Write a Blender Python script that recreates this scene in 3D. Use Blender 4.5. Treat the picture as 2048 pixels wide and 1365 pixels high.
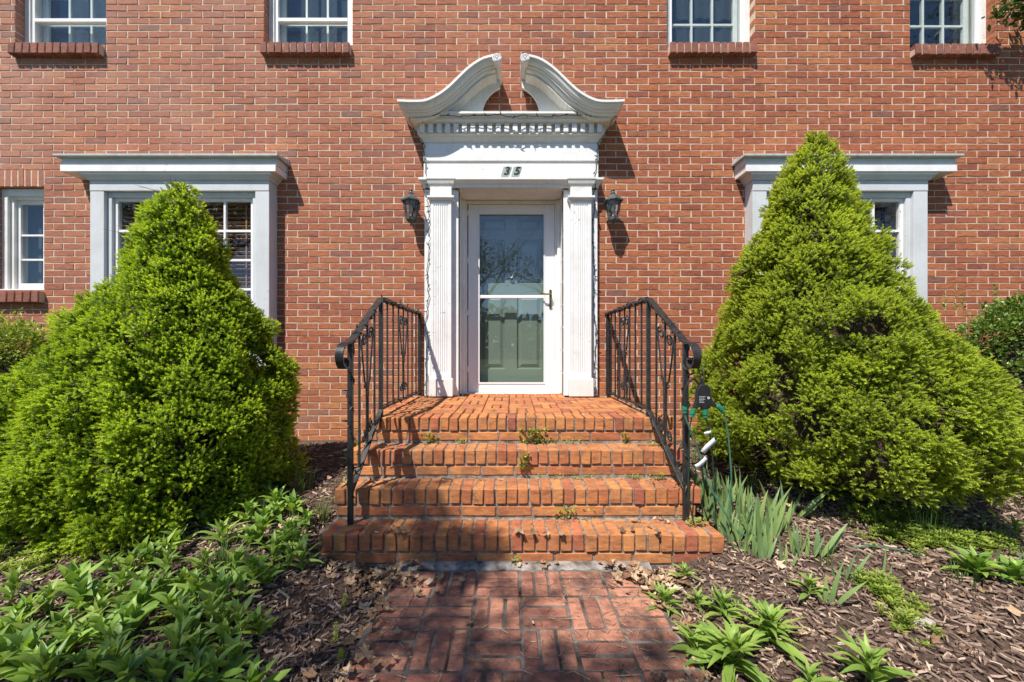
import bpy, bmesh, math, random
import numpy as np
from mathutils import Vector, Matrix, Quaternion, noise

for o in list(bpy.data.objects):
    bpy.data.objects.remove(o)
SC = bpy.context.scene
COL = SC.collection
R = random.Random(7)
NPR = np.random.default_rng(11)

# ------------------------------------------------------------------ camera
EYE = 1.14          # metres above the garden path
DIST = 3.85         # metres from lens to brick wall (wall face is y = 0)
cam_d = bpy.data.cameras.new('camera')
cam = bpy.data.objects.new('camera', cam_d)
COL.objects.link(cam)
cam.location = (0, -DIST, EYE)
cam.rotation_euler = (math.pi / 2, 0, 0)
cam_d.sensor_width = 36.0
cam_d.lens = 770.0 / 2048 * 36.0
cam_d.shift_x = 0.001
cam_d.shift_y = 0.0100
cam_d.clip_start = 0.05
cam_d.clip_end = 500
SC.camera = cam

# ------------------------------------------------------------------ light
SUN = Vector((-0.292, -0.456, 0.840)).normalized()      # direction towards the sun
w = bpy.data.worlds.new('World')
SC.world = w
w.use_nodes = True
wn = w.node_tree
wn.nodes.clear()
sky = wn.nodes.new('ShaderNodeTexSky')
sky.sky_type = 'NISHITA'
sky.sun_disc = False
sky.sun_elevation = math.asin(SUN.z)
sky.sun_rotation = math.atan2(SUN.x, SUN.y)
sky.altitude = 2000
sky.air_density = 0.9
sky.dust_density = 0.05
sky.ozone_density = 3.5
bg = wn.nodes.new('ShaderNodeBackground')
bg.inputs['Strength'].default_value = 0.128
wo = wn.nodes.new('ShaderNodeOutputWorld')
wn.links.new(sky.outputs[0], bg.inputs[0])
wn.links.new(bg.outputs[0], wo.inputs[0])
sun_d = bpy.data.lights.new('sun', 'SUN')
sun_d.energy = 5.0
sun_d.angle = math.radians(0.53)
sun_d.color = (1.0, 0.94, 0.86)
sun = bpy.data.objects.new('sun', sun_d)
COL.objects.link(sun)
sun.rotation_euler = (-SUN).to_track_quat('-Z', 'Y').to_euler()
sun.location = (-6, -9, 16)
SC.view_settings.view_transform = 'Standard'
SC.view_settings.look = 'None'
SC.view_settings.exposure = 0.62
SC.view_settings.gamma = 1.0
SC.view_settings.use_curve_mapping = False
SC.cycles.max_bounces = 7
SC.cycles.diffuse_bounces = 4
SC.cycles.glossy_bounces = 4
SC.cycles.transmission_bounces = 4
SC.cycles.transparent_max_bounces = 16
SC.cycles.sample_clamp_indirect = 6.0

# ------------------------------------------------------------------ materials
class NT:
    def __init__(self, name):
        self.m = bpy.data.materials.new(name)
        self.m.use_nodes = True
        self.t = self.m.node_tree
        self.t.nodes.clear()
        self.out = self.n('ShaderNodeOutputMaterial')
    def n(self, typ, **kw):
        nd = self.t.nodes.new(typ)
        for k, v in kw.items():
            setattr(nd, k, v)
        return nd
    def l(self, a, b):
        self.t.links.new(a, b)
    def pos(self):
        return self.n('ShaderNodeNewGeometry').outputs['Position']
    def noise(self, scale, detail=4, rough=0.55, vec=None, stretch=None):
        nd = self.n('ShaderNodeTexNoise')
        nd.inputs['Scale'].default_value = scale
        nd.inputs['Detail'].default_value = detail
        nd.inputs['Roughness'].default_value = rough
        v = vec if vec is not None else self.pos()
        if stretch:
            mp = self.n('ShaderNodeMapping')
            mp.inputs['Scale'].default_value = stretch
            self.l(v, mp.inputs['Vector'])
            v = mp.outputs[0]
        self.l(v, nd.inputs['Vector'])
        return nd.outputs['Fac']
    def ramp(self, fac, stops, interp='LINEAR'):
        nd = self.n('ShaderNodeValToRGB')
        cr = nd.color_ramp
        cr.interpolation = interp
        while len(cr.elements) < len(stops):
            cr.elements.new(0.5)
        for e, (p, c) in zip(cr.elements, stops):
            e.position = p
            e.color = (c, c, c, 1) if isinstance(c, (int, float)) else (c[0], c[1], c[2], 1)
        self.l(fac, nd.inputs['Fac'])
        return nd.outputs['Color']
    def mix(self, fac, a, b, mode='MIX'):
        nd = self.n('ShaderNodeMix', data_type='RGBA', blend_type=mode)
        for sock, v in ((nd.inputs[0], fac), (nd.inputs[6], a), (nd.inputs[7], b)):
            if isinstance(v, (int, float)):
                sock.default_value = v if sock.type == 'VALUE' else (v, v, v, 1)
            elif isinstance(v, tuple):
                sock.default_value = (v[0], v[1], v[2], 1)
            else:
                self.l(v, sock)
        return nd.outputs[2]
    def math(self, op, a, b=0.0):
        nd = self.n('ShaderNodeMath', operation=op)
        for s, v in ((nd.inputs[0], a), (nd.inputs[1], b)):
            if isinstance(v, (int, float)):
                s.default_value = v
            else:
                self.l(v, s)
        return nd.outputs[0]
    def rnd(self):
        g = self.n('ShaderNodeNewGeometry').outputs['Random Per Island']
        o = self.n('ShaderNodeObjectInfo').outputs['Random']
        return self.math('FRACT', self.math('ADD', g, self.math('MULTIPLY', o, 7.31)))
    def bump(self, height, strength=0.3, dist=0.01):
        nd = self.n('ShaderNodeBump')
        nd.inputs['Strength'].default_value = strength
        nd.inputs['Distance'].default_value = dist
        self.l(height, nd.inputs['Height'])
        return nd.outputs[0]
    def principled(self, col, rough=0.6, metal=0.0, normal=None, spec=0.5, coat=0.0):
        p = self.n('ShaderNodeBsdfPrincipled')
        if isinstance(col, tuple):
            p.inputs['Base Color'].default_value = (col[0], col[1], col[2], 1)
        else:
            self.l(col, p.inputs['Base Color'])
        if isinstance(rough, (int, float)):
            p.inputs['Roughness'].default_value = rough
        else:
            self.l(rough, p.inputs['Roughness'])
        p.inputs['Metallic'].default_value = metal
        p.inputs['Specular IOR Level'].default_value = spec
        if normal is not None:
            self.l(normal, p.inputs['Normal'])
        return p.outputs[0]
    def done(self, shader):
        self.l(shader, self.out.inputs['Surface'])
        return self.m

M = {}

def mk_brick(name, tones, pale=0.35, grime=0.2, grime_scale=6.0, grimecol=(0.03, 0.024, 0.02), wash=None):
    t = NT(name)
    r = t.rnd()
    c = t.ramp(r, tones)
    # fire-mottling inside each brick, streaked along its length
    m = t.noise(34, 5, 0.65, stretch=(0.45, 1, 1.6))
    c = t.mix(0.55, c, t.ramp(m, [(0.30, (0.10, 0.08, 0.10)), (0.47, (0.46, 0.46, 0.47)), (0.56, (0.54, 0.53, 0.52)), (0.72, (0.92, 0.84, 0.74))]), 'OVERLAY')
    f = t.noise(240, 3, 0.7)
    c = t.mix(0.35, c, t.ramp(f, [(0.3, 0.22), (0.7, 0.78)]), 'OVERLAY')
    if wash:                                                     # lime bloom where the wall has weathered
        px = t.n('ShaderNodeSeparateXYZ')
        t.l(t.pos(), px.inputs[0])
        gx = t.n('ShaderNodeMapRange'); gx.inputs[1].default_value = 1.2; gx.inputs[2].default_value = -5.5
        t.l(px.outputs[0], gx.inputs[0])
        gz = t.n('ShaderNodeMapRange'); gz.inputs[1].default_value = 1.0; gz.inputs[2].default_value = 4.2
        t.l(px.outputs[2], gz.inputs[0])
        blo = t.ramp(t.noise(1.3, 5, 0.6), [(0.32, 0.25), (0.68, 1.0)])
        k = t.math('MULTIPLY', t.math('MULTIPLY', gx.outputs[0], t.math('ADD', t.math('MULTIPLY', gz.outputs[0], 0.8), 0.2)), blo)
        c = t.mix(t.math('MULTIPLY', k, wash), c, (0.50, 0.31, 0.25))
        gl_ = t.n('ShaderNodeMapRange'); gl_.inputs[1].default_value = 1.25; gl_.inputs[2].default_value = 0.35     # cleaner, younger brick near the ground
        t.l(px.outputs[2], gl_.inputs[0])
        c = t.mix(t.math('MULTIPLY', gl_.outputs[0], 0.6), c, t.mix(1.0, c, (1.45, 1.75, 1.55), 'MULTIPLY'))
    sp = t.ramp(t.noise(75, 2, 0.5), [(0.70, 0.0), (0.76, 1.0)])
    big = t.ramp(t.noise(2.3, 3, 0.5), [(0.5, 0.0), (0.68, 1.0)])
    c = t.mix(t.math('MULTIPLY', t.math('MULTIPLY', sp, big), pale), c, (0.62, 0.55, 0.50))
    g = t.ramp(t.noise(grime_scale, 6, 0.7), [(0.45, 0.0), (0.64, 1.0)])
    c = t.mix(t.math('MULTIPLY', g, grime), c, grimecol)
    nb = t.bump(t.math('ADD', t.noise(150, 4, 0.7), t.math('MULTIPLY', m, 1.2)), 0.55, 0.004)
    return t.done(t.principled(c, 0.86, normal=nb, spec=0.25))

WALLT = [(0.0, (0.235, 0.076, 0.046)), (0.08, (0.285, 0.088, 0.046)), (0.30, (0.330, 0.106, 0.050)), (0.52, (0.375, 0.128, 0.056)),
         (0.72, (0.310, 0.097, 0.047)), (0.88, (0.420, 0.160, 0.068)), (0.97, (0.280, 0.098, 0.058)), (1.0, (0.200, 0.092, 0.066))]
STEPT = [(0.0, (0.38, 0.130, 0.056)), (0.2, (0.46, 0.182, 0.068)), (0.55, (0.50, 0.218, 0.080)), (0.8, (0.43, 0.162, 0.064)),
         (0.95, (0.42, 0.138, 0.066)), (1.0, (0.34, 0.110, 0.062))]
PATHT = [(0.0, (0.27, 0.115, 0.080)), (0.35, (0.36, 0.160, 0.105)), (0.7, (0.44, 0.205, 0.130)), (1.0, (0.32, 0.138, 0.095))]
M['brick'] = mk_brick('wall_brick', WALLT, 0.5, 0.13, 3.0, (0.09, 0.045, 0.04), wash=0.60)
M['sill_brick'] = mk_brick('sill_brick', [(0.0, (0.19, 0.075, 0.052)), (0.5, (0.27, 0.105, 0.072)), (1.0, (0.22, 0.100, 0.078))], 0.5, 0.3, 8.0, (0.07, 0.045, 0.04))
M['step_brick'] = mk_brick('step_brick', STEPT, 0.45, 0.50, 6.5, (0.14, 0.070, 0.045))
M['path_brick'] = mk_brick('path_brick', PATHT, 0.45, 0.88, 4.5, (0.045, 0.036, 0.033))

def mk_plain(name, c1, c2, scale=20, rough=0.6, bump=0.3, bscale=120, metal=0.0, spec=0.5, bdist=0.004, lo=0.35, hi=0.65):
    t = NT(name)
    c = t.ramp(t.noise(scale, 5, 0.6), [(lo, c1), (hi, c2)])
    nb = t.bump(t.noise(bscale, 4, 0.6), bump, bdist) if bump else None
    return t.done(t.principled(c, rough, metal, nb, spec))

M['mortar'] = mk_plain('wall_mortar', (0.49, 0.375, 0.285), (0.66, 0.525, 0.415), 14, 0.95, 0.6, 260, spec=0.15)
M['step_mortar'] = mk_plain('step_mortar', (0.13, 0.105, 0.085), (0.36, 0.30, 0.24), 30, 0.95, 0.9, 190, spec=0.15, bdist=0.006)
M['path_mortar'] = mk_plain('path_mortar', (0.045, 0.040, 0.035), (0.24, 0.215, 0.185), 8, 0.95, 0.9, 190, spec=0.15, bdist=0.006)
M['lime'] = mk_plain('lime_strip', (0.09, 0.08, 0.07), (0.40, 0.365, 0.33), 11, 0.95, 0.8, 120, spec=0.15, bdist=0.008)

def mk_paint(name, col, chip=0.62, dirt=0.3):
    t = NT(name)
    c = t.mix(t.ramp(t.noise(5, 6, 0.65), [(0.45, 0.0), (0.75, 1.0)]), col, (col[0] * 0.86, col[1] * 0.85, col[2] * 0.82))
    ch = t.ramp(t.noise(38, 6, 0.72, stretch=(0.5, 1, 1.0)), [(chip, 0.0), (chip + 0.03, 1.0)])
    ar = t.ramp(t.noise(2.2, 3, 0.5), [(0.52, 0.0), (0.62, 1.0)])
    c = t.mix(t.math('MULTIPLY', ch, ar), c, (0.20, 0.175, 0.15))
    st = t.ramp(t.noise(11, 4, 0.6, stretch=(2.5, 2.5, 0.25)), [(0.55, 0.0), (0.8, 1.0)])
    c = t.mix(t.math('MULTIPLY', st, dirt), c, (0.46, 0.43, 0.38))
    nb = t.bump(t.math('SUBTRACT', t.noise(60, 4, 0.6, stretch=(1, 1, 0.2)), t.math('MULTIPLY', ch, 0.7)), 0.25, 0.003)
    return t.done(t.principled(c, 0.5, normal=nb, spec=0.4))

M['white'] = mk_paint('white_paint', (0.76, 0.755, 0.745))
M['white_old'] = mk_paint('weathered_white_paint', (0.74, 0.73, 0.70), 0.64, 0.45)
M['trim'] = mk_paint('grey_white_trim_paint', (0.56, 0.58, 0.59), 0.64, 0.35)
M['storm'] = mk_plain('storm_door_enamel', (0.75, 0.75, 0.745), (0.77, 0.77, 0.765), 4, 0.3, 0.0)
M['green'] = mk_plain('sage_door_paint', (0.205, 0.260, 0.208), (0.22, 0.275, 0.218), 5, 0.45, 0.06, 90)
M['green_hi'] = M['green']
M['iron'] = mk_plain('black_iron_paint', (0.012, 0.012, 0.013), (0.030, 0.029, 0.028), 25, 0.42, 0.35, 160)
M['wire'] = mk_plain('dark_green_wire', (0.010, 0.014, 0.011), (0.016, 0.020, 0.016), 25, 0.5, 0.0)
M['lantern'] = mk_plain('verdigris_dark_metal', (0.045, 0.055, 0.053), (0.12, 0.14, 0.135), 40, 0.45, 0.2, 150, metal=0.3)
M['brass'] = mk_plain('aged_brass', (0.22, 0.15, 0.06), (0.36, 0.25, 0.10), 60, 0.32, 0.0, metal=1.0)
M['pewter'] = mk_plain('pewter', (0.30, 0.28, 0.24), (0.42, 0.39, 0.33), 60, 0.4, 0.0, metal=0.9)
M['plate'] = mk_plain('number_plate_enamel', (0.30, 0.345, 0.30), (0.36, 0.40, 0.35), 30, 0.4, 0.0)
M['black'] = mk_plain('black_plastic', (0.012, 0.012, 0.012), (0.018, 0.018, 0.018), 30, 0.45, 0.0)
M['plug'] = mk_plain('green_plastic', (0.012, 0.16, 0.085), (0.018, 0.20, 0.105), 30, 0.4, 0.0)
M['cord'] = mk_plain('green_cord', (0.035, 0.13, 0.075), (0.06, 0.18, 0.11), 12, 0.5, 0.0)
M['cord_dark'] = mk_plain('dark_green_cord', (0.010, 0.035, 0.02), (0.014, 0.045, 0.026), 12, 0.5, 0.0)
M['tagpaper'] = mk_plain('white_tag', (0.56, 0.57, 0.58), (0.66, 0.66, 0.66), 12, 0.5, 0.0)
M['print'] = mk_plain('grey_print', (0.36, 0.36, 0.37), (0.44, 0.44, 0.44), 200, 0.6, 0.0)
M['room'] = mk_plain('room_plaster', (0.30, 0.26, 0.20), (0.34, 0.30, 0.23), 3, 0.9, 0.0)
M['roomdark'] = mk_plain('darkened_room_plaster', (0.10, 0.09, 0.085), (0.13, 0.12, 0.11), 3, 0.9, 0.0)  # dimness of the rooms put into the plaster colour
M['blind'] = mk_plain('wooden_blind', (0.30, 0.155, 0.08), (0.38, 0.21, 0.11), 9, 0.5, 0.0)
M['curtain'] = mk_plain('grey_blue_curtain', (0.035, 0.042, 0.062), (0.06, 0.07, 0.095), 60, 0.9, 0.3, 200)
M['roof'] = mk_plain('flat_roof_felt', (0.42, 0.40, 0.37), (0.70, 0.68, 0.64), 18, 0.85, 0.4, 60)
M['drip'] = mk_plain('grey_drip_edge', (0.33, 0.37, 0.36), (0.46, 0.50, 0.48), 14, 0.55, 0.2, 90)
M['shingle'] = mk_plain('roof_shingle', (0.06, 0.06, 0.06), (0.10, 0.095, 0.09), 8, 0.9, 0.4, 60)

def mk_glass(name, tint=(0.94, 0.97, 0.96), gain=1.0):
    t = NT(name)
    g = t.n('ShaderNodeNewGeometry')
    dt = t.n('ShaderNodeVectorMath', operation='DOT_PRODUCT')
    t.l(g.outputs['Normal'], dt.inputs[0]); t.l(g.outputs['Incoming'], dt.inputs[1])
    k = t.math('SUBTRACT', 1.0, t.math('ABSOLUTE', dt.outputs['Value']))
    fres = t.math('ADD', 0.043 * gain, t.math('MULTIPLY', t.math('POWER', k, 5.0), 0.95))   # Schlick, one glass face
    tr = t.n('ShaderNodeBsdfTransparent'); tr.inputs['Color'].default_value = (*tint, 1)
    gl = t.n('ShaderNodeBsdfGlossy'); gl.inputs['Roughness'].default_value = 0.004
    nb = t.bump(t.noise(1.7, 1, 0.4), 0.05, 0.004)
    t.l(nb, gl.inputs['Normal'])
    mx = t.n('ShaderNodeMixShader')
    t.l(t.math('MINIMUM', fres, 1.0), mx.inputs[0])
    t.l(tr.outputs[0], mx.inputs[1]); t.l(gl.outputs[0], mx.inputs[2])
    return t.done(mx.outputs[0])
M['glass'] = mk_glass('window_glass')
M['door_glass'] = mk_glass('storm_glass', (0.93, 0.95, 0.945), 1.8)
M['lamp_glass'] = mk_glass('lamp_glass', (0.80, 0.80, 0.78), 1.0)

def mk_leaf(name, stops, trans=0.35, rough=0.45, attr=None, nscale=30, spec=0.4):
    t = NT(name)
    if attr:
        a = t.n('ShaderNodeAttribute'); a.attribute_name = attr
        fac = a.outputs['Fac']
    else:
        fac = t.rnd()
    fac = t.math('ADD', fac, t.math('MULTIPLY', t.math('SUBTRACT', t.noise(nscale, 3), 0.5), 0.5))
    c = t.ramp(fac, stops)
    p = t.principled(c, rough, spec=spec)
    tl = t.n('ShaderNodeBsdfTranslucent')
    t.l(t.mix(1.0, c, (1.35, 1.25, 0.55), 'MULTIPLY'), tl.inputs['Color'])
    mx = t.n('ShaderNodeMixShader'); mx.inputs[0].default_value = trans
    t.l(p, mx.inputs[1]); t.l(tl.outputs[0], mx.inputs[2])
    return t.done(mx.outputs[0])

M['spruce_bright'] = mk_leaf('bright_spruce_needles', [(0.0, (0.050, 0.095, 0.012)), (0.30, (0.160, 0.260, 0.020)), (0.65, (0.360, 0.500, 0.032)), (1.0, (0.52, 0.64, 0.06))], 0.50, 0.5, 'tone', 3.0)
M['spruce_olive'] = mk_leaf('olive_spruce_needles', [(0.0, (0.085, 0.100, 0.022)), (0.28, (0.215, 0.285, 0.034)), (0.62, (0.400, 0.500, 0.050)), (1.0, (0.54, 0.62, 0.08))], 0.50, 0.5, 'tone', 3.0)
M['shrub_leaf'] = mk_leaf('shrub_leaf', [(0.0, (0.065, 0.125, 0.030)), (0.6, (0.155, 0.260, 0.048)), (1.0, (0.27, 0.37, 0.07))], 0.3, 0.35)
M['shrub_light'] = mk_leaf('shrub_light_leaf', [(0.0, (0.12, 0.18, 0.030)), (0.6, (0.25, 0.34, 0.05)), (1.0, (0.40, 0.47, 0.085))], 0.3, 0.4)
M['leaf'] = mk_leaf('perennial_leaf', [(0.0, (0.140, 0.255, 0.052)), (0.5, (0.210, 0.355, 0.062)), (1.0, (0.310, 0.445, 0.080))], 0.35, 0.42)
M['leaf_bright'] = mk_leaf('perennial_leaf_bright', [(0.0, (0.170, 0.280, 0.055)), (0.5, (0.235, 0.365, 0.072)), (1.0, (0.320, 0.440, 0.095))], 0.35, 0.42)
M['iris'] = mk_leaf('iris_blade', [(0.0, (0.140, 0.230, 0.095)), (0.5, (0.200, 0.310, 0.115)), (1.0, (0.290, 0.390, 0.120))], 0.3, 0.45)
M['grass'] = mk_leaf('grass_blade', [(0.0, (0.060, 0.120, 0.028)), (0.5, (0.095, 0.175, 0.035)), (1.0, (0.150, 0.225, 0.055))], 0.35, 0.5)
M['weed'] = mk_leaf('weed_leaf', [(0.0, (0.14, 0.22, 0.034)), (0.5, (0.25, 0.35, 0.050)), (1.0, (0.40, 0.45, 0.08))], 0.35, 0.5)
M['flower'] = mk_plain('yellow_petal', (0.65, 0.42, 0.03), (0.72, 0.50, 0.05), 30, 0.6, 0.0)
M['drywood'] = mk_plain('dead_twig', (0.16, 0.105, 0.065), (0.30, 0.215, 0.15), 40, 0.9, 0.0)
M['core'] = mk_plain('dark_twig_core', (0.026, 0.020, 0.009), (0.085, 0.060, 0.028), 35, 0.95, 0.9, 60, bdist=0.03)  # twig brown, kept dark for the cores that block light in foliage
M['bark'] = mk_plain('tree_bark', (0.07, 0.055, 0.042), (0.15, 0.12, 0.095), 14, 0.95, 0.8, 40, bdist=0.02)
M['tree_leaf'] = mk_leaf('tree_leaf', [(0.0, (0.030, 0.060, 0.014)), (0.6, (0.055, 0.105, 0.022)), (1.0, (0.10, 0.15, 0.03))], 0.3, 0.45)
M['evergreen'] = mk_leaf('evergreen_leaf', [(0.0, (0.014, 0.030, 0.012)), (0.6, (0.028, 0.052, 0.018)), (1.0, (0.05, 0.08, 0.024))], 0.15, 0.4)

t = NT('mulch_chip')
c = t.ramp(t.rnd(), [(0.0, (0.070, 0.045, 0.035)), (0.25, (0.145, 0.095, 0.072)), (0.55, (0.235, 0.160, 0.120)), (0.82, (0.35, 0.250, 0.185)), (1.0, (0.54, 0.41, 0.30))])
c = t.mix(0.5, c, t.ramp(t.noise(160, 3), [(0.3, 0.25), (0.7, 0.75)]), 'OVERLAY')
M['mulch'] = t.done(t.principled(c, 0.9, spec=0.2))
t = NT('bed_soil')
c = t.ramp(t.noise(60, 6, 0.7), [(0.3, (0.040, 0.027, 0.020)), (0.5, (0.11, 0.073, 0.056)), (0.7, (0.21, 0.145, 0.108))])
M['soil'] = t.done(t.principled(c, 0.95, normal=t.bump(t.noise(90, 5, 0.7), 0.9, 0.02), spec=0.15))
t = NT('dry_leaf')
c = t.ramp(t.rnd(), [(0.0, (0.15, 0.082, 0.045)), (0.4, (0.27, 0.165, 0.09)), (0.75, (0.40, 0.275, 0.165)), (1.0, (0.52, 0.40, 0.27))])
M['dryleaf'] = t.done(t.principled(t.mix(0.4, c, t.ramp(t.noise(90, 4), [(0.3, 0.25), (0.7, 0.75)]), 'OVERLAY'), 0.8, spec=0.25))
M['lawn'] = mk_plain('lawn_grass', (0.040, 0.075, 0.018), (0.085, 0.125, 0.035), 3, 0.9, 0.8, 50, bdist=0.03)
M['stone'] = mk_plain('pale_stone', (0.32, 0.28, 0.235), (0.46, 0.42, 0.36), 25, 0.9, 0.6, 60, bdist=0.01)

# ------------------------------------------------------------------ object helpers
WL = {}

def put(o, parent=None):
    COL.objects.link(o)
    if parent is not None:
        o.parent = parent
        o.matrix_parent_inverse = Matrix.Translation(-Vector(WL.get(parent.name, (0, 0, 0))))
    return o

def tag(o, label=None, cat=None, group=None, kind=None):
    if label: o['label'] = label
    if cat: o['category'] = cat
    if group: o['group'] = group
    if kind: o['kind'] = kind
    return o

def thing(name, label, cat, loc=(0, 0, 0), group=None):
    o = bpy.data.objects.new(name, None)
    COL.objects.link(o)
    o.location = loc
    o.empty_display_size = 0.1
    WL[o.name] = tuple(loc)
    return tag(o, label, cat, group)

def np_mesh(name, verts, faces_flat, sizes, mat, smooth=False, attr=None):
    me = bpy.data.meshes.new(name)
    nv, nf = len(verts), len(sizes)
    me.vertices.add(nv)
    me.vertices.foreach_set('co', np.asarray(verts, np.float32).ravel())
    me.loops.add(len(faces_flat))
    me.loops.foreach_set('vertex_index', np.asarray(faces_flat, np.int32))
    me.polygons.add(nf)
    starts = np.concatenate(([0], np.cumsum(sizes)[:-1])).astype(np.int32)
    me.polygons.foreach_set('loop_start', starts)
    me.polygons.foreach_set('loop_total', np.asarray(sizes, np.int32))
    if smooth:
        me.polygons.foreach_set('use_smooth', np.ones(nf, bool))
    me.update(calc_edges=True)
    if attr is not None:
        at = me.attributes.new('tone', 'FLOAT', 'POINT')
        at.data.foreach_set('value', np.asarray(attr, np.float32))
    me.materials.append(mat)
    return me

class MB:
    def __init__(self):
        self.v, self.f = [], []
    def add(self, vs, fs):
        n = len(self.v)
        self.v += [tuple(p) for p in vs]
        self.f += [tuple(i + n for i in q) for q in fs]
        return self
    def box(self, x0, x1, y0, y1, z0, z1):
        vs = [(x, y, z) for x in (x0, x1) for y in (y0, y1) for z in (z0, z1)]
        return self.add(vs, [(0, 1, 3, 2), (4, 6, 7, 5), (0, 4, 5, 1), (2, 3, 7, 6), (0, 2, 6, 4), (1, 5, 7, 3)])
    def bar(self, p0, p1, w, h, up=(0, 0, 1)):
        p0, p1 = Vector(p0), Vector(p1)
        d = (p1 - p0).normalized(); u = Vector(up)
        s = d.cross(u)
        s = s.normalized() if s.length > 1e-6 else Vector((1, 0, 0))
        u = s.cross(d).normalized()
        vs = [p + s * (a * w / 2) + u * (b * h / 2) for p in (p0, p1) for a, b in ((-1, -1), (1, -1), (1, 1), (-1, 1))]
        return self.add(vs, [(0, 1, 2, 3), (7, 6, 5, 4), (0, 4, 5, 1), (1, 5, 6, 2), (2, 6, 7, 3), (3, 7, 4, 0)])
    def tube(self, pts, r, n=6, cap=True):
        pts = [Vector(p) for p in pts]
        rs = r if isinstance(r, (list, tuple)) else [r] * len(pts)
        rings, prev = [], None
        for i, p in enumerate(pts):
            d = pts[min(i + 1, len(pts) - 1)] - pts[max(i - 1, 0)]
            if d.length < 1e-9: d = Vector((0, 0, 1))
            d.normalize()
            if prev is None:
                a = Vector((0, 0, 1)) if abs(d.z) < 0.9 else Vector((1, 0, 0))
                u = d.cross(a).normalized()
            else:
                u = prev - d * prev.dot(d)
                u = u.normalized() if u.length > 1e-6 else d.orthogonal().normalized()
            prev = u
            v = d.cross(u)
            rings.append([p + (u * math.cos(2 * math.pi * k / n) + v * math.sin(2 * math.pi * k / n)) * rs[i] for k in range(n)])
        return self.rings(rings, cap)
    def rings(self, rings, cap=True, closed=True):
        n = len(rings[0]); vs = [p for rg in rings for p in rg]; fs = []
        for i in range(len(rings) - 1):
            for k in range(n if closed else n - 1):
                a, b = i * n + k, i * n + (k + 1) % n
                fs.append((a, b, b + n, a + n))
        if cap:
            fs.append(tuple(range(n - 1, -1, -1)))
            fs.append(tuple(range((len(rings) - 1) * n, len(rings) * n)))
        return self.add(vs, fs)
    def lathe(self, prof, c, n=12, axis='z', cap=True):
        c = Vector(c); rings = []
        for r, h in prof:
            rg = []
            for k in range(n):
                a = 2 * math.pi * (k + 0.5) / n
                x, y = r * math.cos(a), r * math.sin(a)
                rg.append(c + (Vector((x, y, h)) if axis == 'z' else Vector((x, h, y))))
            rings.append(rg)
        return self.rings(rings, cap)
    def prism(self, poly, f0, f1):
        a = [Vector(f0(p)) for p in poly]; b = [Vector(f1(p)) for p in poly]
        return self.rings([a, b])
    def cornice(self, prof, half, x0=0.0):
        """prof: (proud of the wall, z); swept across the front with mitred returns at both ends. half = half width at proud 0."""
        rings = []
        for st in range(4):
            rg = []
            for p, z in prof:
                x = {0: -(half + p), 1: -(half + p), 2: half + p, 3: half + p}[st] + x0
                y = 0.0 if st in (0, 3) else -p
                rg.append((x, y, z))
            rings.append(rg)
        return self.rings(rings, cap=False, closed=False)
    def build(self, name, mat, parent=None, smooth=False, bev=0.0, kind=None, label=None, sharp=0.7):
        me = bpy.data.meshes.new(name)
        me.from_pydata(self.v, [], self.f)
        if len(self.f) < 20000:
            bm = bmesh.new(); bm.from_mesh(me)
            bmesh.ops.recalc_face_normals(bm, faces=bm.faces)
            if smooth:
                for f in bm.faces: f.smooth = True
                for e in bm.edges:
                    if e.is_manifold and e.calc_face_angle(0) > sharp: e.smooth = False
            bm.to_mesh(me); bm.free()
        me.materials.append(M[mat] if isinstance(mat, str) else mat)
        o = bpy.data.objects.new(name, me)
        put(o, parent)
        WL[o.name] = (0, 0, 0)
        if bev:
            m = o.modifiers.new('bevel', 'BEVEL'); m.width = bev; m.segments = 2; m.limit_method = 'ANGLE'
        return tag(o, label=label, kind=kind)

def copy_at(me, name, parent, loc, rot=(0, 0, 0), scale=(1, 1, 1)):
    o = bpy.data.objects.new(name, me)
    put(o, parent)
    o.location = loc; o.rotation_euler = rot; o.scale = scale
    return o

def box_brick(name, L, D, H, mat, seed):
    """A brick centred on its own origin: chamfered, with worn uneven corners (44 triangles)."""
    rr = random.Random(seed)
    bm = bmesh.new()
    bmesh.ops.create_cube(bm, size=1.0)
    for v in bm.verts:
        v.co = Vector((v.co.x * L + rr.uniform(-.0022, .0022), v.co.y * D + rr.uniform(-.002, .002), v.co.z * H + rr.uniform(-.0016, .0016)))
    bmesh.ops.bevel(bm, geom=list(bm.edges), offset=0.0045, segments=1, affect='EDGES')
    me = bpy.data.meshes.new(name)
    bm.to_mesh(me); bm.free()
    me.materials.append(M[mat])
    return me
# ================================================================== the brick house
house = thing('brick_house', 'red brick house front with white scrolled doorway and two projecting bay windows', 'house', (0, 0, 0))

OPEN = [(-.53, .53, .66, 2.76), (-3.95, -2.46, 1.14, 2.66), (2.46, 3.95, 1.14, 2.66), (-5.16, -4.67, 1.735, 2.79),
        (-4.96, -4.05, 4.18, 5.55), (-2.47, -1.585, 4.18, 5.55), (1.56, 2.435, 4.18, 5.55), (3.99, 4.845, 4.17, 5.55)]
WX0, WX1, WZ0, WZ1 = -6.6, 6.6, -0.15, 6.3
mb = MB()
xs = sorted({WX0, WX1, *[o[0] for o in OPEN], *[o[1] for o in OPEN]})
zs = sorted({WZ0, WZ1, *[o[2] for o in OPEN], *[o[3] for o in OPEN]})
YM = 0.0022
for i in range(len(xs) - 1):
    for j in range(len(zs) - 1):
        xc, zc = (xs[i] + xs[i + 1]) / 2, (zs[j] + zs[j + 1]) / 2
        if any(a < xc < b and c < zc < d for a, b, c, d in OPEN):
            continue
        mb.add([(xs[i], YM, zs[j]), (xs[i + 1], YM, zs[j]), (xs[i + 1], YM, zs[j + 1]), (xs[i], YM, zs[j + 1])], [(0, 1, 2, 3)])
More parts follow.
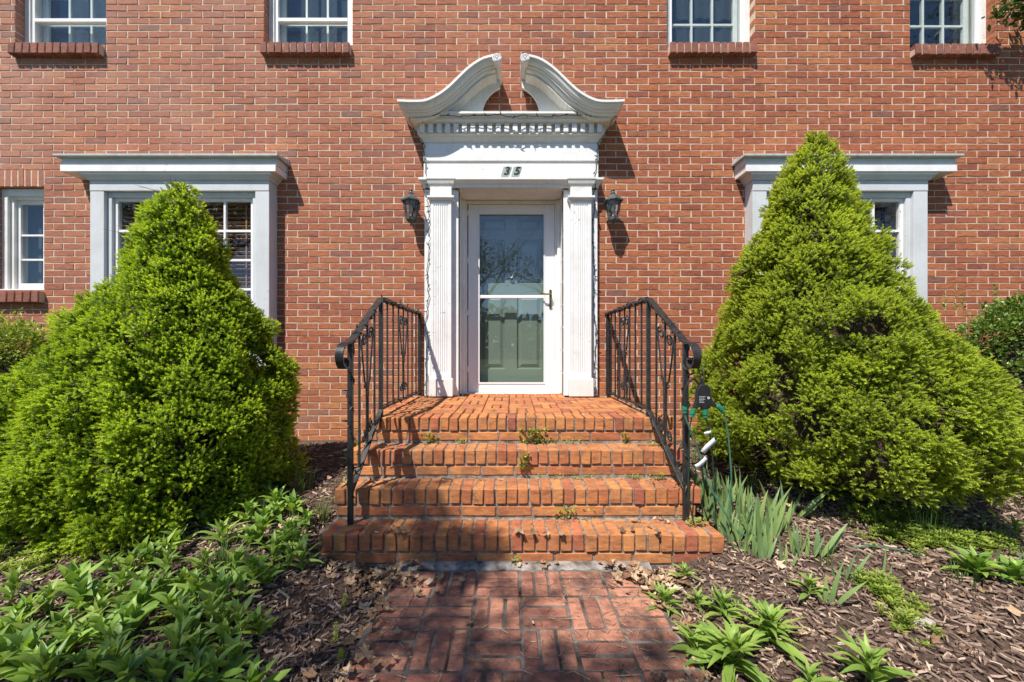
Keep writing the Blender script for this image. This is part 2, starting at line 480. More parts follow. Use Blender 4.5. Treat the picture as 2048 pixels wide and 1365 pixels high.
for a, b, c, d in OPEN:                                    # reveals
    for x in (a - .003, b + .003):
        mb.add([(x, YM, c), (x, .22, c), (x, .22, d), (x, YM, d)], [(0, 1, 2, 3)])
    for z in (c, d):
        mb.add([(a, YM, z), (b, YM, z), (b, .22, z), (a, .22, z)], [(0, 1, 2, 3)])
wall = mb.build('wall', 'mortar', house)

SKIP = [(-.835, .835, .0, 3.20), (-4.055, -2.352, 1.02, 2.86), (2.352, 4.055, 1.02, 2.86),
        (-5.16, -4.67, 1.735 - .13, 2.785 + .19), (-4.97, -4.04, 4.18 - .11, 5.56), (-2.48, -1.575, 4.18 - .11, 5.56),
        (1.55, 2.445, 4.18 - .11, 5.56), (3.98, 4.855, 4.17 - .11, 5.56), (-1.03, 1.09, -.2, .64)]
# openings for the bricks themselves
BOPEN = SKIP[:3] + OPEN[3:] + [(-5.2, -4.665, 2.785, 2.785 + .19), (-1.03, 1.09, -.2, .64)]
CH, BL, JW = 0.0663, 0.2125, 0.0095

def brick_ring(L, H, rr):
    """front outline of a wall brick, 12 points, slightly ragged"""
    hx, hz = L / 2, H / 2
    k = min(.3, .33)
    xs_ = [-hx, -hx * k, hx * k, hx]
    pts = [(x, -hz) for x in xs_] + [(hx, -hz * .3), (hx, hz * .3)] + [(x, hz) for x in reversed(xs_)] + [(-hx, hz * .3), (-hx, -hz * .3)]
    return [(x + rr.uniform(-.0016, .0016), z + rr.uniform(-.0019, .0015)) for x, z in pts]

def wall_brick_geo(L, H, D, rr, mbx, cx=0, cz=0, y=0.0, detail=True):
    if not detail:
        mbx.box(cx - L / 2, cx + L / 2, y, y + D, cz - H / 2, cz + H / 2)
        return
    o = brick_ring(L, H, rr)
    ty = [rr.uniform(-.0009, .0009) for _ in range(2)]
    front = [(cx + x * (1 - .0030 / L * 2), y - .0015 + ty[0] * x / L * 2 + ty[1], cz + z * (1 - .0018 / H * 2)) for x, z in o]
    mid = [(cx + x, y + .0018, cz + z) for x, z in o]
    back = [(cx + x, y + D, cz + z) for x, z in o]
    n = len(o)
    vs = front + mid + back
    fs = [tuple(range(n))]
    for k in range(n):
        a, b = k, (k + 1) % n
        fs += [(a, n + a, n + b, b), (n + a, 2 * n + a, 2 * n + b, n + b)]
    mbx.add(vs, fs)

variants = []
for s in range(14):
    b = MB(); wall_brick_geo(BL - JW, CH - JW, .09, random.Random(100 + s), b)
    me = bpy.data.meshes.new('wall_brick'); me.from_pydata(b.v, [], b.f); me.materials.append(M['brick'])
    variants.append(me)

full, joined = [], MB()
rb = random.Random(5)
k0 = int((WZ0 - 2.6185) / CH) - 1
k1 = int((WZ1 - 2.6185) / CH) + 1
for k in range(k0, k1):
    zb = 2.6185 + k * CH
    zc = zb + CH / 2
    if zb < WZ0 or zb + CH > WZ1:
        continue
    off = -2.028 + (0 if k % 2 == 0 else BL / 2) + rb.uniform(-.006, .006)
    wav = rb.uniform(-.0012, .0012)
    n0 = int((WX0 - off) / BL)
    n1 = int((WX1 - off) / BL)
    for n in range(n0, n1):
        a, b = off + n * BL + JW / 2, off + (n + 1) * BL - JW / 2
        a += rb.uniform(-.0022, .0022); b += rb.uniform(-.0022, .0022)
        segs = [(a, b)]
        for (x0, x1, z0, z1) in BOPEN:
            if z0 < zc < z1:
                new = []
                for (p, q) in segs:
                    if q <= x0 or p >= x1:
                        new.append((p, q)); continue
                    if p < x0 - .0: new.append((p, x0))
                    if q > x1: new.append((x1, q))
                segs = new
        for (p, q) in segs:
            if q - p < .012: continue
            y = rb.uniform(-.0011, .0011)
            zz = zc + wav + .0008 * math.sin((p + q) * 1.7 + k)
            vis = zc < 5.0 and abs(p) < 6.2
            if (p, q) == (a, b) and vis:
                full.append((math.hypot((a + b) / 2, zc - EYE), (a + b) / 2, zz, y, b - a))
            else:
                wall_brick_geo(q - p, CH - JW, .09, rb, joined, (p + q) / 2, zz, y, vis)
def in_sight(x, z):
    if abs(x) < .86 and z < 3.25: return False
    if .86 < abs(x) < 1.06 and z < 1.6: return False
    if x < -1.45 and z < 1.9 - (abs(x) - 1.45): return False
    if x > 1.30 and z < 2.3 - 1.1 * (x - 1.30) and x > 1.25 and z < 1.6: return False
    return True
full.sort()
chosen = 0
for (d, x, z, y, L) in full:
    if chosen < 300 and in_sight(x, z) and abs(x) < 2.2:
        o = copy_at(variants[rb.randrange(14)], 'brick', wall, (x, y, z), (0, 0, math.pi * 0), (L / (BL - JW), 1, 1))
        chosen += 1
    else:
        wall_brick_geo(L, CH - JW, .09, rb, joined, x, z, y)
joined.build('brickwork', 'brick', wall, kind='stuff')

# rest of the building behind the front
shell = MB()
shell.box(WX0, WX1, 4.6, 4.7, -.15, 6.3).box(WX0 - .1, WX0, .1, 4.7, -.15, 6.3).box(WX1, WX1 + .1, .1, 4.7, -.15, 6.3)
shell.box(WX0, WX1, .36, 4.6, 3.35, 3.6).box(WX0, WX1, .36, 4.6, .3, .5).box(WX0, WX1, .36, 4.6, 5.9, 6.0)
shell.build('room_wall', 'room', house)
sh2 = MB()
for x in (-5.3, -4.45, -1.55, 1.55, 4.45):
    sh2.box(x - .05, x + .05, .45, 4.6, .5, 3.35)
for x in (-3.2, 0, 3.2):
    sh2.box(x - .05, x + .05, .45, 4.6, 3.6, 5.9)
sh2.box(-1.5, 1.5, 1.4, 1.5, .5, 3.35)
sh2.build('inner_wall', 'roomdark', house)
rf = MB()
rf.prism([(-.30, 6.3), (2.4, 8.0), (5.1, 6.3), (5.1, 6.42), (2.4, 8.14), (-.30, 6.42)], lambda p: (-6.9, p[0], p[1]), lambda p: (6.9, p[0], p[1]))
rf.build('roof', 'shingle', house)

# ------------------------------------------------------------------ sills
roller = [box_brick('sill_brick', .056, .20, .112, 'sill_brick', 300 + s) for s in range(5)]
def brick_sill(parent, x0, x1, ztop, n, proud=.060, h=.108):
    mbk = MB(); mbk.box(x0 + .004, x1 - .004, -proud + .012, .12, ztop - h + .010, ztop - .006)
    mbk.build('sill_mortar', 'mortar', parent)
    p = (x1 - x0) / n
    for i in range(n):
        copy_at(roller[R.randrange(5)], 'sill_brick', parent,
                (x0 + (i + .5) * p + R.uniform(-.001, .001), -proud + .10 + R.uniform(-.002, .002), ztop - h / 2 - .002),
                (math.radians(-4), 0, R.uniform(-.01, .01)), ((p - .0105) / .056, 1, 1))

# ------------------------------------------------------------------ upper windows
def upper_window(x0, x1, zs_, cols, rail, curtain, storm_full):
    zt = 5.55
    cas = .055
    win = MB()
    # casing set back in the reveal
    d0, d1 = .075, .20
    for a, b in ((x0, x0 + cas), (x1 - cas, x1)):
        win.box(a, b, d0, d1, zs_ + .03, zt)
    win.box(x0 + cas, x1 - cas, d0, d1, zt - .06, zt)
    win.box(x0, x1, d0 - .03, d1, zs_ - .004, zs_ + .03)
    f = win.build('window', 'white_old', house, bev=.003)
    st = MB()
    s0, s1 = x0 + cas, x1 - cas
    fr = .032
    for a, b in ((s0, s0 + fr), (s1 - fr, s1)):
        st.box(a, b, d0 + .015, d0 + .055, zs_ + .03, zt - .06)
    st.box(s0 + fr, s1 - fr, d0 + .015, d0 + .055, zs_ + .03, zs_ + .062)
    st.box(s0 + fr, s1 - fr, d0 + .015, d0 + .055, zt - .09, zt - .06)
    if rail:
        st.box(s0 + fr, s1 - fr, d0 + .012, d0 + .06, zs_ + rail, zs_ + rail + .036)
    st.build('storm_frame', 'storm', f, bev=.003)
    g = MB()
    if rail:
        g.box(s0 + fr, s1 - fr, d0 + .033, d0 + .036, zs_ + .062, zs_ + rail)
        g.box(s0 + fr, s1 - fr, d0 + .030, d0 + .033, zs_ + rail + .036, zt - .09)
    else:
        g.box(s0 + fr, s1 - fr, d0 + .030, d0 + .033, zs_ + .062, zt - .09)
    g.build('storm_pane', 'glass', f)
    # inner sash
    y0, y1 = d0 + .10, d0 + .135
    a0, a1 = s0 + .012, s1 - .012
    sash = MB()
    sash.box(a0, a0 + .045, y0, y1, zs_ + .03, zt - .06).box(a1 - .045, a1, y0, y1, zs_ + .03, zt - .06)
    sash.box(a0 + .045, a1 - .045, y0, y1, zs_ + .03, zs_ + .085).box(a0 + .045, a1 - .045, y0, y1, zs_ + .66, zs_ + .70)
    sash.box(a0 + .045, a1 - .045, y0, y1, zt - .11, zt - .06)
    sash.build('sash', 'white', f, bev=.003)
    w_ = (a1 - a0 - .09)
    for i in range(1, cols):
        xm = a0 + .045 + w_ * i / cols
        m_ = MB(); m_.box(xm - .010, xm + .010, y0 + .004, y1 - .004, zs_ + .085, zs_ + .66); m_.box(xm - .010, xm + .010, y0 + .004, y1 - .004, zs_ + .70, zt - .11)
        m_.build('muntin', 'white', f)
    for zz in (zs_ + .085 + .2875, zs_ + .70 + .29):
        m_ = MB(); m_.box(a0 + .045, a1 - .045, y0 + .005, y1 - .005, zz - .010, zz + .010); m_.build('muntin', 'white', f)
    pn = MB()
    for (p, q) in ((zs_ + .085, zs_ + .66), (zs_ + .70, zt - .11)):
        zmid = (p + q) / 2
        for i in range(cols):
            pa, pb = a0 + .045 + w_ * i / cols, a0 + .045 + w_ * (i + 1) / cols
            for (u, v) in ((p, zmid), (zmid, q)):
                b = MB(); b.box(pa + .01, pb - .01, y0 + .014, y0 + .017, u + .01 * (u > p), v - .01 * (v < q)); b.build('pane', 'glass', f)
    if curtain:
        cu = MB()
        n = 60
        pts = [(x0 - .05 + (x1 - x0 + .1) * i / n, y1 + .09 + .006 * math.sin(i * .75) + .006 * math.sin(i * .31)) for i in range(n + 1)]
        lo, hi = curtain
        cu.rings([[(x, y, lo) for x, y in pts], [(x, y, hi) for x, y in pts]], cap=False, closed=False)
        cu.build('curtain', 'curtain', f, smooth=True)
    return f

wA = upper_window(-4.96, -4.05, 4.18, 3, .33, (4.1, 5.3), True)
tag(wA, label='upper window with storm rail above the left bay window')
brick_sill(wA, -4.965, -4.062, 4.18, 12)
wB = upper_window(-2.47, -1.585, 4.185, 3, .33, (4.35, 5.3), True)
tag(wB, label='upper window with storm rail left of the scrolled pediment')
brick_sill(wB, -2.475, -1.59, 4.185, 12)
wC = upper_window(1.56, 2.435, 4.185, 3, 0, (4.1, 5.4), True)
tag(wC, label='upper window with undivided storm pane right of the scrolled pediment')
brick_sill(wC, 1.565, 2.432, 4.185, 12)
wD = upper_window(3.99, 4.845, 4.17, 3, 0, None, True)
tag(wD, label='upper window beside the overhanging leafy branch')
brick_sill(wD, 3.985, 4.84, 4.17, 12)

# ------------------------------------------------------------------ small window at the left edge
x0, x1, z0, z1 = -5.16, -4.67, 1.735, 2.785
f = MB()
f.box(x0, x0 + .06, .05, .20, z0 + .03, z1).box(x1 - .06, x1, .05, .20, z0 + .03, z1).box(x0 + .06, x1 - .06, .05, .20, z1 - .07, z1).box(x0, x1, .02, .20, z0, z0 + .03)
f.box(x0 + .06, x0 + .095, .075, .19, z0 + .03, z1 - .07).box(x1 - .095, x1 - .06, .075, .19, z0 + .03, z1 - .07).box(x0 + .095, x1 - .095, .075, .19, z1 - .10, z1 - .07)
sw = f.build('window', 'white_old', house, bev=.003, label='narrow white casement window under a soldier course of bricks')
s_ = MB()
s0, s1 = x0 + .095, x1 - .095
s_.box(s0, s0 + .035, .10, .14, z0 + .03, z1 - .10).box(s1 - .035, s1, .10, .14, z0 + .03, z1 - .10)
s_.box(s0 + .035, s1 - .035, .10, .14, z0 + .03, z0 + .10).box(s0 + .035, s1 - .035, .10, .14, z1 - .14, z1 - .10)
s_.build('sash', 'white', sw, bev=.003)
zz = [z0 + .10, z0 + .345, z0 + .595, z1 - .14]
for i in range(3):
    b = MB(); b.box(s0 + .035, s1 - .035, .118, .121, zz[i] + (.009 if i else 0), zz[i + 1] - (.009 if i < 2 else 0)); b.build('pane', 'glass', sw)
    if i:
        b = MB(); b.box(s0 + .035, s1 - .035, .105, .135, zz[i] - .009, zz[i] + .009); b.build('muntin', 'white', sw)
b = MB(); b.box(s0 - .05, s0 + .13, .20, .21, z0, z1); b.build('curtain', 'curtain', sw)
brick_sill(sw, -5.20, -4.655, z0 - .002, 7, h=.118)
sold = [box_brick('lintel_brick', .057, .09, .185, 'brick', 340 + s) for s in range(4)]
for i in range(8):
    copy_at(sold[i % 4], 'lintel_brick', sw, (-5.165 + i * .0665, .045 + R.uniform(-.001, .001), 2.785 + .0955), (0, R.uniform(-.008, .008), 0))

# ------------------------------------------------------------------ bay windows
def bay(sgn, label, blinds):
    X = lambda v: sgn * v
    def bx(mb_, a, b, *r):
        a, b = X(a), X(b)
        return mb_.box(min(a, b), max(a, b), *r)
    P = .128
    xi, xo = 2.338, 4.07 if sgn < 0 else 4.03
    c = MB()
    zbot, zt = 1.03, 2.845
    bx(c, xi, xi + .135, -P, .02, zbot, 2.69)
    bx(c, xo - .135, xo, -P, .02, zbot, 2.69)
    bx(c, xi - .0, xo + .0, -P - .004, .02, 2.69, zt)
    bw = c.build('bay_window', 'trim', house, bev=.004, label=label)
    m = MB()                                        # bed mould under the soffit
    prof = [(.0, 2.79), (.012, 2.79), (.02, 2.81), (.045, 2.835), (.05, 2.85), (0, 2.85)]
    rings = []
    for st in range(4):
        rg = []
        for p, z in prof:
            xx = (xi - p) if st < 2 else (xo + p)
            yy = 0 if st in (0, 3) else -P - .004 - p
            rg.append((X(xx), yy, z))
        rings.append(rg)
    m.rings(rings, cap=False, closed=False)
    m.build('bed_mould', 'trim', bw)
    si = MB(); bx(si, xi - .03, xo + .03, -P - .05, .02, zbot - .045, zbot); bx(si, xi, xo, -P, .02, zbot - .16, zbot - .045)
    si.build('sill', 'trim', bw, bev=.004)
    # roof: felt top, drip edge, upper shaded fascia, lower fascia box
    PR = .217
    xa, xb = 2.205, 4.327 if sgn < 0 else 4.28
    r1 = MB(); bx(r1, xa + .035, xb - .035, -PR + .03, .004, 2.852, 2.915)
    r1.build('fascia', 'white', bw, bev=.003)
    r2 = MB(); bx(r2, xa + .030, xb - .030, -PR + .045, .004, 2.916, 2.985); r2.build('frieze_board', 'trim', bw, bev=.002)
    r3 = MB(); bx(r3, xa, xb, -PR, .004, 2.986, 3.006); r3.build('drip_edge', 'drip', bw, bev=.003)
    r4 = MB(); r4.prism([(-PR + .006, 3.0065), (.004, 3.0065), (.004, 3.05)], lambda p: (X(xa + .01), p[0], p[1]), lambda p: (X(xb - .01), p[0], p[1]))
    n = 40
    for i in range(n):
        u = xa + .03 + (xb - xa - .06) * i / n
        r4.bar((X(u), -.010 - .03 * R.random(), 3.048), (X(u + .05), -.012 - .03 * R.random(), 3.046), .03, .012 * R.random() + .004)
    r4.build('roof', 'roof', bw)
    # sash frame
    g0, g1 = xi + .135, xo - .135
    fr = MB()
    for a, b in ((g0, g0 + .045), (g1 - .045, g1)):
        bx(fr, a, b, -P + .03, .0, zbot, 2.69)
    bx(fr, g0 + .045, g1 - .045, -P + .03, .0, 2.64, 2.69); bx(fr, g0 + .045, g1 - .045, -P + .03, .0, zbot, zbot + .03)
    fr.build('frame', 'trim', bw, bev=.004)
    q0, q1 = g0 + .045, g1 - .045
    zq0, zq1 = zbot + .03, 2.64
    sa = MB()
    for a, b in ((q0, q0 + .035), (q1 - .035, q1)):
        bx(sa, a, b, -P + .055, -P + .095, zq0, zq1)
    bx(sa, q0 + .035, q1 - .035, -P + .055, -P + .095, zq1 - .03, zq1); bx(sa, q0 + .035, q1 - .035, -P + .055, -P + .095, zq0, zq0 + .06)
    sa.build('sash', 'white', bw, bev=.003)
    u0, u1, v0, v1 = q0 + .035, q1 - .035, zq0 + .06, zq1 - .03
    nc, nr = 5, 5
    for i in range(1, nc):
        xm = u0 + (u1 - u0) * i / nc
        b = MB(); bx(b, xm - .011, xm + .011, -P + .060, -P + .090, v0, v1); b.build('muntin', 'white', bw, bev=.003)
    for j in range(1, nr):
        zm = v1 - .287 * j if j < nr else v0
        for i in range(nc):
            xa_, xb_ = u0 + (u1 - u0) * i / nc + .011 * (i > 0), u0 + (u1 - u0) * (i + 1) / nc - .011 * (i < nc - 1)
            b = MB(); bx(b, xa_, xb_, -P + .062, -P + .088, zm - .011, zm + .011); b.build('muntin', 'white', bw)
    zl = [v1] + [v1 - .287 * j for j in range(1, nr)] + [v0]
    for i in range(nc):
        for j in range(nr):
            xa_, xb_ = u0 + (u1 - u0) * i / nc + .011 * (i > 0), u0 + (u1 - u0) * (i + 1) / nc - .011 * (i < nc - 1)
            b = MB(); bx(b, xa_, xb_, -P + .074, -P + .077, zl[j + 1] + .011 * (j < nr - 1), zl[j] - .011 * (j > 0)); b.build('pane', 'glass', bw)
    if blinds:
        b = MB()
        n = 36
        for i in range(n):
            z = v0 + .02 + (v1 - v0 + .02) * i / (n - 1)
            b.bar((X(g0 + .06), .03, z), (X(g1 - .06), .03, z), .046, .0035, (0, .35, 1))
        for t_ in (.12, .5, .88):
            b.bar((X(g0 + (g1 - g0) * t_), .002, v0), (X(g0 + (g1 - g0) * t_), .002, v1), .012, .002, (0, 1, 0))
        b.build('window_blind', 'blind', bw, kind='stuff')
    else:
        b = MB()
        pts = [(X(g1 - .02 - .30 * i / 30), .18 + .025 * math.sin(i * 1.2)) for i in range(31)]
        b.rings([[(x, y, v0) for x, y in pts], [(x, y, v1) for x, y in pts]], cap=False, closed=False)
        b.build('curtain', 'room', bw, smooth=True)
    return bw
bay(-1, 'projecting bay window with wooden blinds, left of the front door', True)
bay(1, 'projecting bay window with open blinds, right of the front door', False)

# ------------------------------------------------------------------ door surround
LZ = .70                                             # landing level at the door
s = MB()                                             # frieze block above the opening carries the rest
s.box(-.853, .853, -.094, .03, 2.998, 3.172)
sur = s.build('door_surround', 'white', house, bev=.003, label='white classical doorway with fluted pilasters and broken scrolled pediment')

for sg in (-1, 1):
    a, b = sorted((sg * .517, sg * .853))
    MB().box(a, b, -.055, .03, LZ + .002, 2.734).build('casing_board', 'white', sur, bev=.003)
MB().box(-.848, .848, -.078, .03, 2.972, 2.998).build('fascia_step', 'white', sur, bev=.002)
MB().box(-.853, .853, -.090, .03, 2.820, 2.972).build('number_board', 'white', sur, bev=.003)
m = MB()
m.cornice([(.085, 2.735), (.098, 2.737), (.098, 2.765), (.112, 2.772), (.118, 2.785), (.135, 2.80), (.135, 2.818), (.06, 2.818)], .853 - .094)
m.add([(-.50, -.088, 2.7345), (.50, -.088, 2.7345), (.50, .03, 2.7345), (-.50, .03, 2.7345)], [(0, 1, 2, 3)])
m.build('architrave_moulding', 'white_old', sur)
m = MB()
m.cornice([(.094, 3.173), (.100, 3.173), (.104, 3.19), (.122, 3.21), (.128, 3.225), (.140, 3.233), (.140, 3.243), (.05, 3.243)], .853 - .094)
m.build('bed_mould', 'white_old', sur)
m = MB(); m.box(-.875, .875, -.118, .03, 3.243, 3.328); m.build('dentil_band', 'white', sur)
nd = 22
for i in range(nd):
    x = -.852 + 1.704 * i / (nd - 1)
    b = MB(); b.box(x - .0235, x + .0235, -.162, -.117, 3.245, 3.326); b.build('dentil', 'white', sur, bev=.003)
for sg in (-1, 1):
    b = MB(); a_, b_ = sorted((sg * .874, sg * .915)); b.box(a_, b_, -.105, -.045, 3.245, 3.326); b.build('dentil', 'white', sur, bev=.003)
m = MB()
m.cornice([(.05, 3.327), (.172, 3.327), (.176, 3.340), (.186, 3.345), (.186, 3.362), (.192, 3.366), (.204, 3.385), (.212, 3.388), (.212, 3.408), (.0, 3.416)], .853 - .094)
m.build('cornice', 'white_old', sur)

# swan-neck mouldings: a crown profile swept along the curve, mitred and returned to the wall at the outer end
CURVE = [(-1.0455, 3.457), (-.93, 3.452), (-.8155, 3.455), (-.755, 3.472), (-.699, 3.499), (-.645, 3.532), (-.593, 3.572), (-.545, 3.616), (-.4966, 3.664),
         (-.45, 3.710), (-.4046, 3.7515), (-.345, 3.797), (-.285, 3.834), (-.232, 3.855), (-.165, 3.872)]
def smooth_curve(pts, n):
    out = []
    for i in range(len(pts) - 1):
        p0, p1, p2, p3 = (Vector(pts[max(0, min(len(pts) - 1, i + k))]) for k in (-1, 0, 1, 2))
        for j in range(n):
            t = j / n
            out.append(.5 * ((2 * p1) + (-p0 + p2) * t + (2 * p0 - 5 * p1 + 4 * p2 - p3) * t * t + (-p0 + 3 * p1 - 3 * p2 + p3) * t ** 3))
    out.append(Vector(pts[-1]))
    return out
SC_ = smooth_curve(CURVE, 3)
CP = [(.004, .0), (.312, .0), (.312, .020), (.297, .022), (.295, .036), (.288, .050), (.276, .060), (.262, .064), (.262, .076), (.247, .078), (.245, .090), (.236, .100), (.226, .104), (.213, .105), (.213, .118), (.0945, .119)]
def normals(cv):
    ns = []
    for i in range(len(cv)):
        d = cv[min(i + 1, len(cv) - 1)] - cv[max(0, i - 1)]
        d.normalize(); ns.append(Vector((d.y, -d.x)))
    return ns
NN = normals(SC_)
for sg in (-1, 1):
    rings = []
    for st, (p, nrm) in enumerate(zip(SC_, NN)):
        rg = []
        for pr, of in CP:
            x = p.x + nrm.x * of
            if st == 0: x = -(1.0455 - (.312 - max(pr, .10)) * .9)
            elif x < -(1.0455 - (.312 - max(pr, .10)) * .9): x = -(1.0455 - (.312 - max(pr, .10)) * .9)
            rg.append((-sg * x if sg > 0 else x, -pr, p.y + nrm.y * of))
        rings.append(rg)
    ret = [(q[0], -.004, q[2]) for q in rings[0]]
    b = MB(); b.rings([ret] + rings, cap=False, closed=False)
    b.build('swan_neck_moulding', 'white_old', sur, smooth=True, sharp=.30)
    # soffit boards tucked under the moulding
    for i in range(3, len(SC_) - 4, 2):
        q0, q1 = SC_[i], SC_[i + 2]
        n0, n1 = NN[i], NN[i + 2]
        a = q0 + n0 * .118; c = q1 + n1 * .118
        sx = 1 if sg < 0 else -1
        gap = .003 * (c - a).normalized()
        a2, c2 = a + gap, c - gap
        bb = MB()
        zt_ = .008
        bb.add([(sx * a2.x, -.222, a2.y), (sx * c2.x, -.222, c2.y), (sx * c2.x, -.098, c2.y), (sx * a2.x, -.098, a2.y),
                (sx * a2.x, -.222, a2.y - zt_), (sx * c2.x, -.222, c2.y - zt_), (sx * c2.x, -.098, c2.y - zt_), (sx * a2.x, -.098, a2.y - zt_)],
               [(0, 1, 2, 3), (7, 6, 5, 4), (0, 4, 5, 1), (1, 5, 6, 2), (2, 6, 7, 3), (3, 7, 4, 0)])
        bb.build('soffit_board', 'white_old', sur)
    # tympanum board with the round cut-out
    def curve_z(x):
        for i in range(len(SC_) - 1):
            if SC_[i].x <= x <= SC_[i + 1].x:
                t = (x - SC_[i].x) / max(1e-6, SC_[i + 1].x - SC_[i].x)
                return SC_[i].y * (1 - t) + SC_[i + 1].y * t
        return SC_[-1].y
    top, bot = [], []
    for i in range(40):
        x = -.90 + (.90 - .105) * i / 39
        zt_ = curve_z(x) - .09
        zb_ = 3.405
        if abs(x) < .278:
            zb_ = max(zb_, 3.455 + math.sqrt(max(0, .278 ** 2 - x * x)) * 1.0)
        top.append((x, max(zt_, zb_ + .004))); bot.append((x, zb_))
    sx = 1 if sg < 0 else -1
    b = MB()
    rgs = [[(sx * t_[0], -.096, t_[1]), (sx * t_[0], -.068, t_[1]), (sx * u_[0], -.068, u_[1]), (sx * u_[0], -.096, u_[1])] for t_, u_ in zip(top, bot)]
    b.rings(rgs)
    b.build('tympanum_board', 'white_old', sur)
    # rosette scroll end
    b = MB()
    cx = sx * -.129
    b.lathe([(.040, 0.0), (.040, -.30), (.0425, -.302), (.0425, -.322), (.036, -.326), (.033, -.320), (.029, -.320), (.026, -.328), (.020, -.328), (.018, -.322), (.012, -.322), (.009, -.330), (.0001, -.333)],
            (cx, 0, 3.829), 24, 'y', cap=False)
    b.build('rosette', 'white', sur, smooth=True)

# pilasters
for sg in (-1, 1):
    a, b_ = (-.779, -.580) if sg < 0 else (.580, .779)
    # fluted cross-section
    yf, yb = -.118, -.05
    sec = [(a, yb), (a, yf)]
    nf = 7
    wfl = (b_ - a - .05) / nf
    for i in range(nf):
        c = a + .025 + (i + .5) * wfl
        for k in range(7):
            th = math.pi * k / 6
            sec.append((c - math.cos(th) * wfl * .33, yf + math.sin(th) * wfl * .30))
    sec += [(b_, yf), (b_, yb)]
    pl = MB()
    pl.prism(sec, lambda p: (p[0], p[1], .93), lambda p: (p[0], p[1], 2.565))
    pil = pl.build('pilaster', 'white', sur)
    for e, z_a, z_b in ((.001, .884, .93), (.001, 2.565, 2.60), (.004, 2.64, 2.733)):
        MB().box(a - e, b_ + e, yf - e * 1.5, yb, z_a, z_b).build('pilaster_block', 'white', sur, bev=.002)
    q = MB()
    c_ = (a + b_) / 2; h_ = (b_ - a) / 2
    q.cornice([(.118, 2.60), (.128, 2.602), (.132, 2.612), (.148, 2.622), (.148, 2.640), (.05, 2.640)], h_ - .118, c_)
    q.build('capital', 'white', sur)
    q = MB(); q.cornice([(.09, 2.7335), (.118, 2.7335), (.126, 2.745), (.135, 2.76), (.142, 2.785), (.150, 2.80), (.150, 2.8165), (.09, 2.8165)], h_ - .110, c_)
    q.build('capital_moulding', 'white_old', sur)
    q = MB(); q.box(a - .018, b_ + .018, -.142, -.045, LZ + .003, .868)
    q.cornice([(.142, .868), (.139, .876), (.130, .881), (.118, .884)], h_ - .124, c_)
    q.build('plinth', 'white_old', sur, bev=.004)
    # jamb lining with horizontal boards
    for i in range(9):
        zz0 = LZ + .003 + i * .2255
        q = MB(); u, v = sorted((sg * .517, sg * .545)); q.box(u, v, -.052, .36, zz0 + .002, zz0 + .2235); q.build('jamb_board', 'white', sur, bev=.0025)
q = MB(); q.box(-.517, .517, -.05, .36, 2.734 + .003, 2.78); q.build('soffit', 'white', sur)
q = MB()
for sg in (-1, 1):
    u, v = sorted((sg * .463, sg * .5165)); q.box(u, v, .215, .30, LZ + .003, 2.733)
    u, v = sorted((sg * .485, sg * .5168)); q.box(u, v, .18, .215, LZ + .003, 2.733)
q.box(-.463, .463, .215, .30, 2.695, 2.733)
q.box(-.52, .52, .17, .40, .66, .703)
q.build('door_frame', 'white', sur, bev=.004)

# storm door
DY = .24
dx0, dx1, dz0, dz1 = -.452, .462, .708, 2.692
d = MB()
d.box(dx0, dx0 + .108, DY - .018, DY + .018, dz0, dz1).box(dx1 - .105, dx1, DY - .018, DY + .018, dz0, dz1)
d.box(dx0 + .108, dx1 - .105, DY - .018, DY + .018, dz0, dz0 + .10).box(dx0 + .108, dx1 - .105, DY - .018, DY + .018, dz1 - .10, dz1)
sd = d.build('storm_door', 'storm', house, bev=.004, label='white full glass storm door in front of a green door')
q = MB()
gx0, gx1, gz0, gz1 = dx0 + .108, dx1 - .105, dz0 + .10, dz1 - .10
for a, b in ((gx0, gx0 + .012), (gx1 - .012, gx1)):
    q.box(a, b, DY - .024, DY - .018, gz0 - .01, gz1 + .01)
q.box(gx0, gx1, DY - .0245, DY - .0185, gz0 - .012, gz0 + .004).box(gx0, gx1, DY - .0245, DY - .0185, gz1 - .004, gz1 + .012)
q.build('glazing_bead', 'storm', sd)
for (a, b) in ((gz0, 1.70), (1.735, gz1)):
    q = MB(); q.box(gx0 + .001, gx1 - .001, DY - .003, DY + .001, a, b); q.build('pane', 'door_glass', sd)
q = MB(); q.box(gx0, gx1, DY - .014, DY + .012, 1.70, 1.735); q.build('mid_rail', 'storm', sd, bev=.005)
q = MB(); q.box(.405, .428, DY - .028, DY - .018, 1.59, 1.79)
q.tube([(.416, DY - .02, 1.735), (.416, DY - .062, 1.735), (.405, DY - .075, 1.738), (.37, DY - .078, 1.735), (.335, DY - .076, 1.741), (.315, DY - .072, 1.752)], .0085, 8)
q.tube([(.416, DY - .018, 1.635), (.416, DY - .045, 1.635)], .011, 10)
q.build('handle', 'brass', sd, smooth=True, bev=.0)
q = MB()
for zz in (.95, 1.55, 2.1, 2.6):
    q.tube([(dx0 - .004, DY - .02, zz - .03), (dx0 - .004, DY - .02, zz + .03)], .006, 6)
q.build('hinge', 'storm', sd)
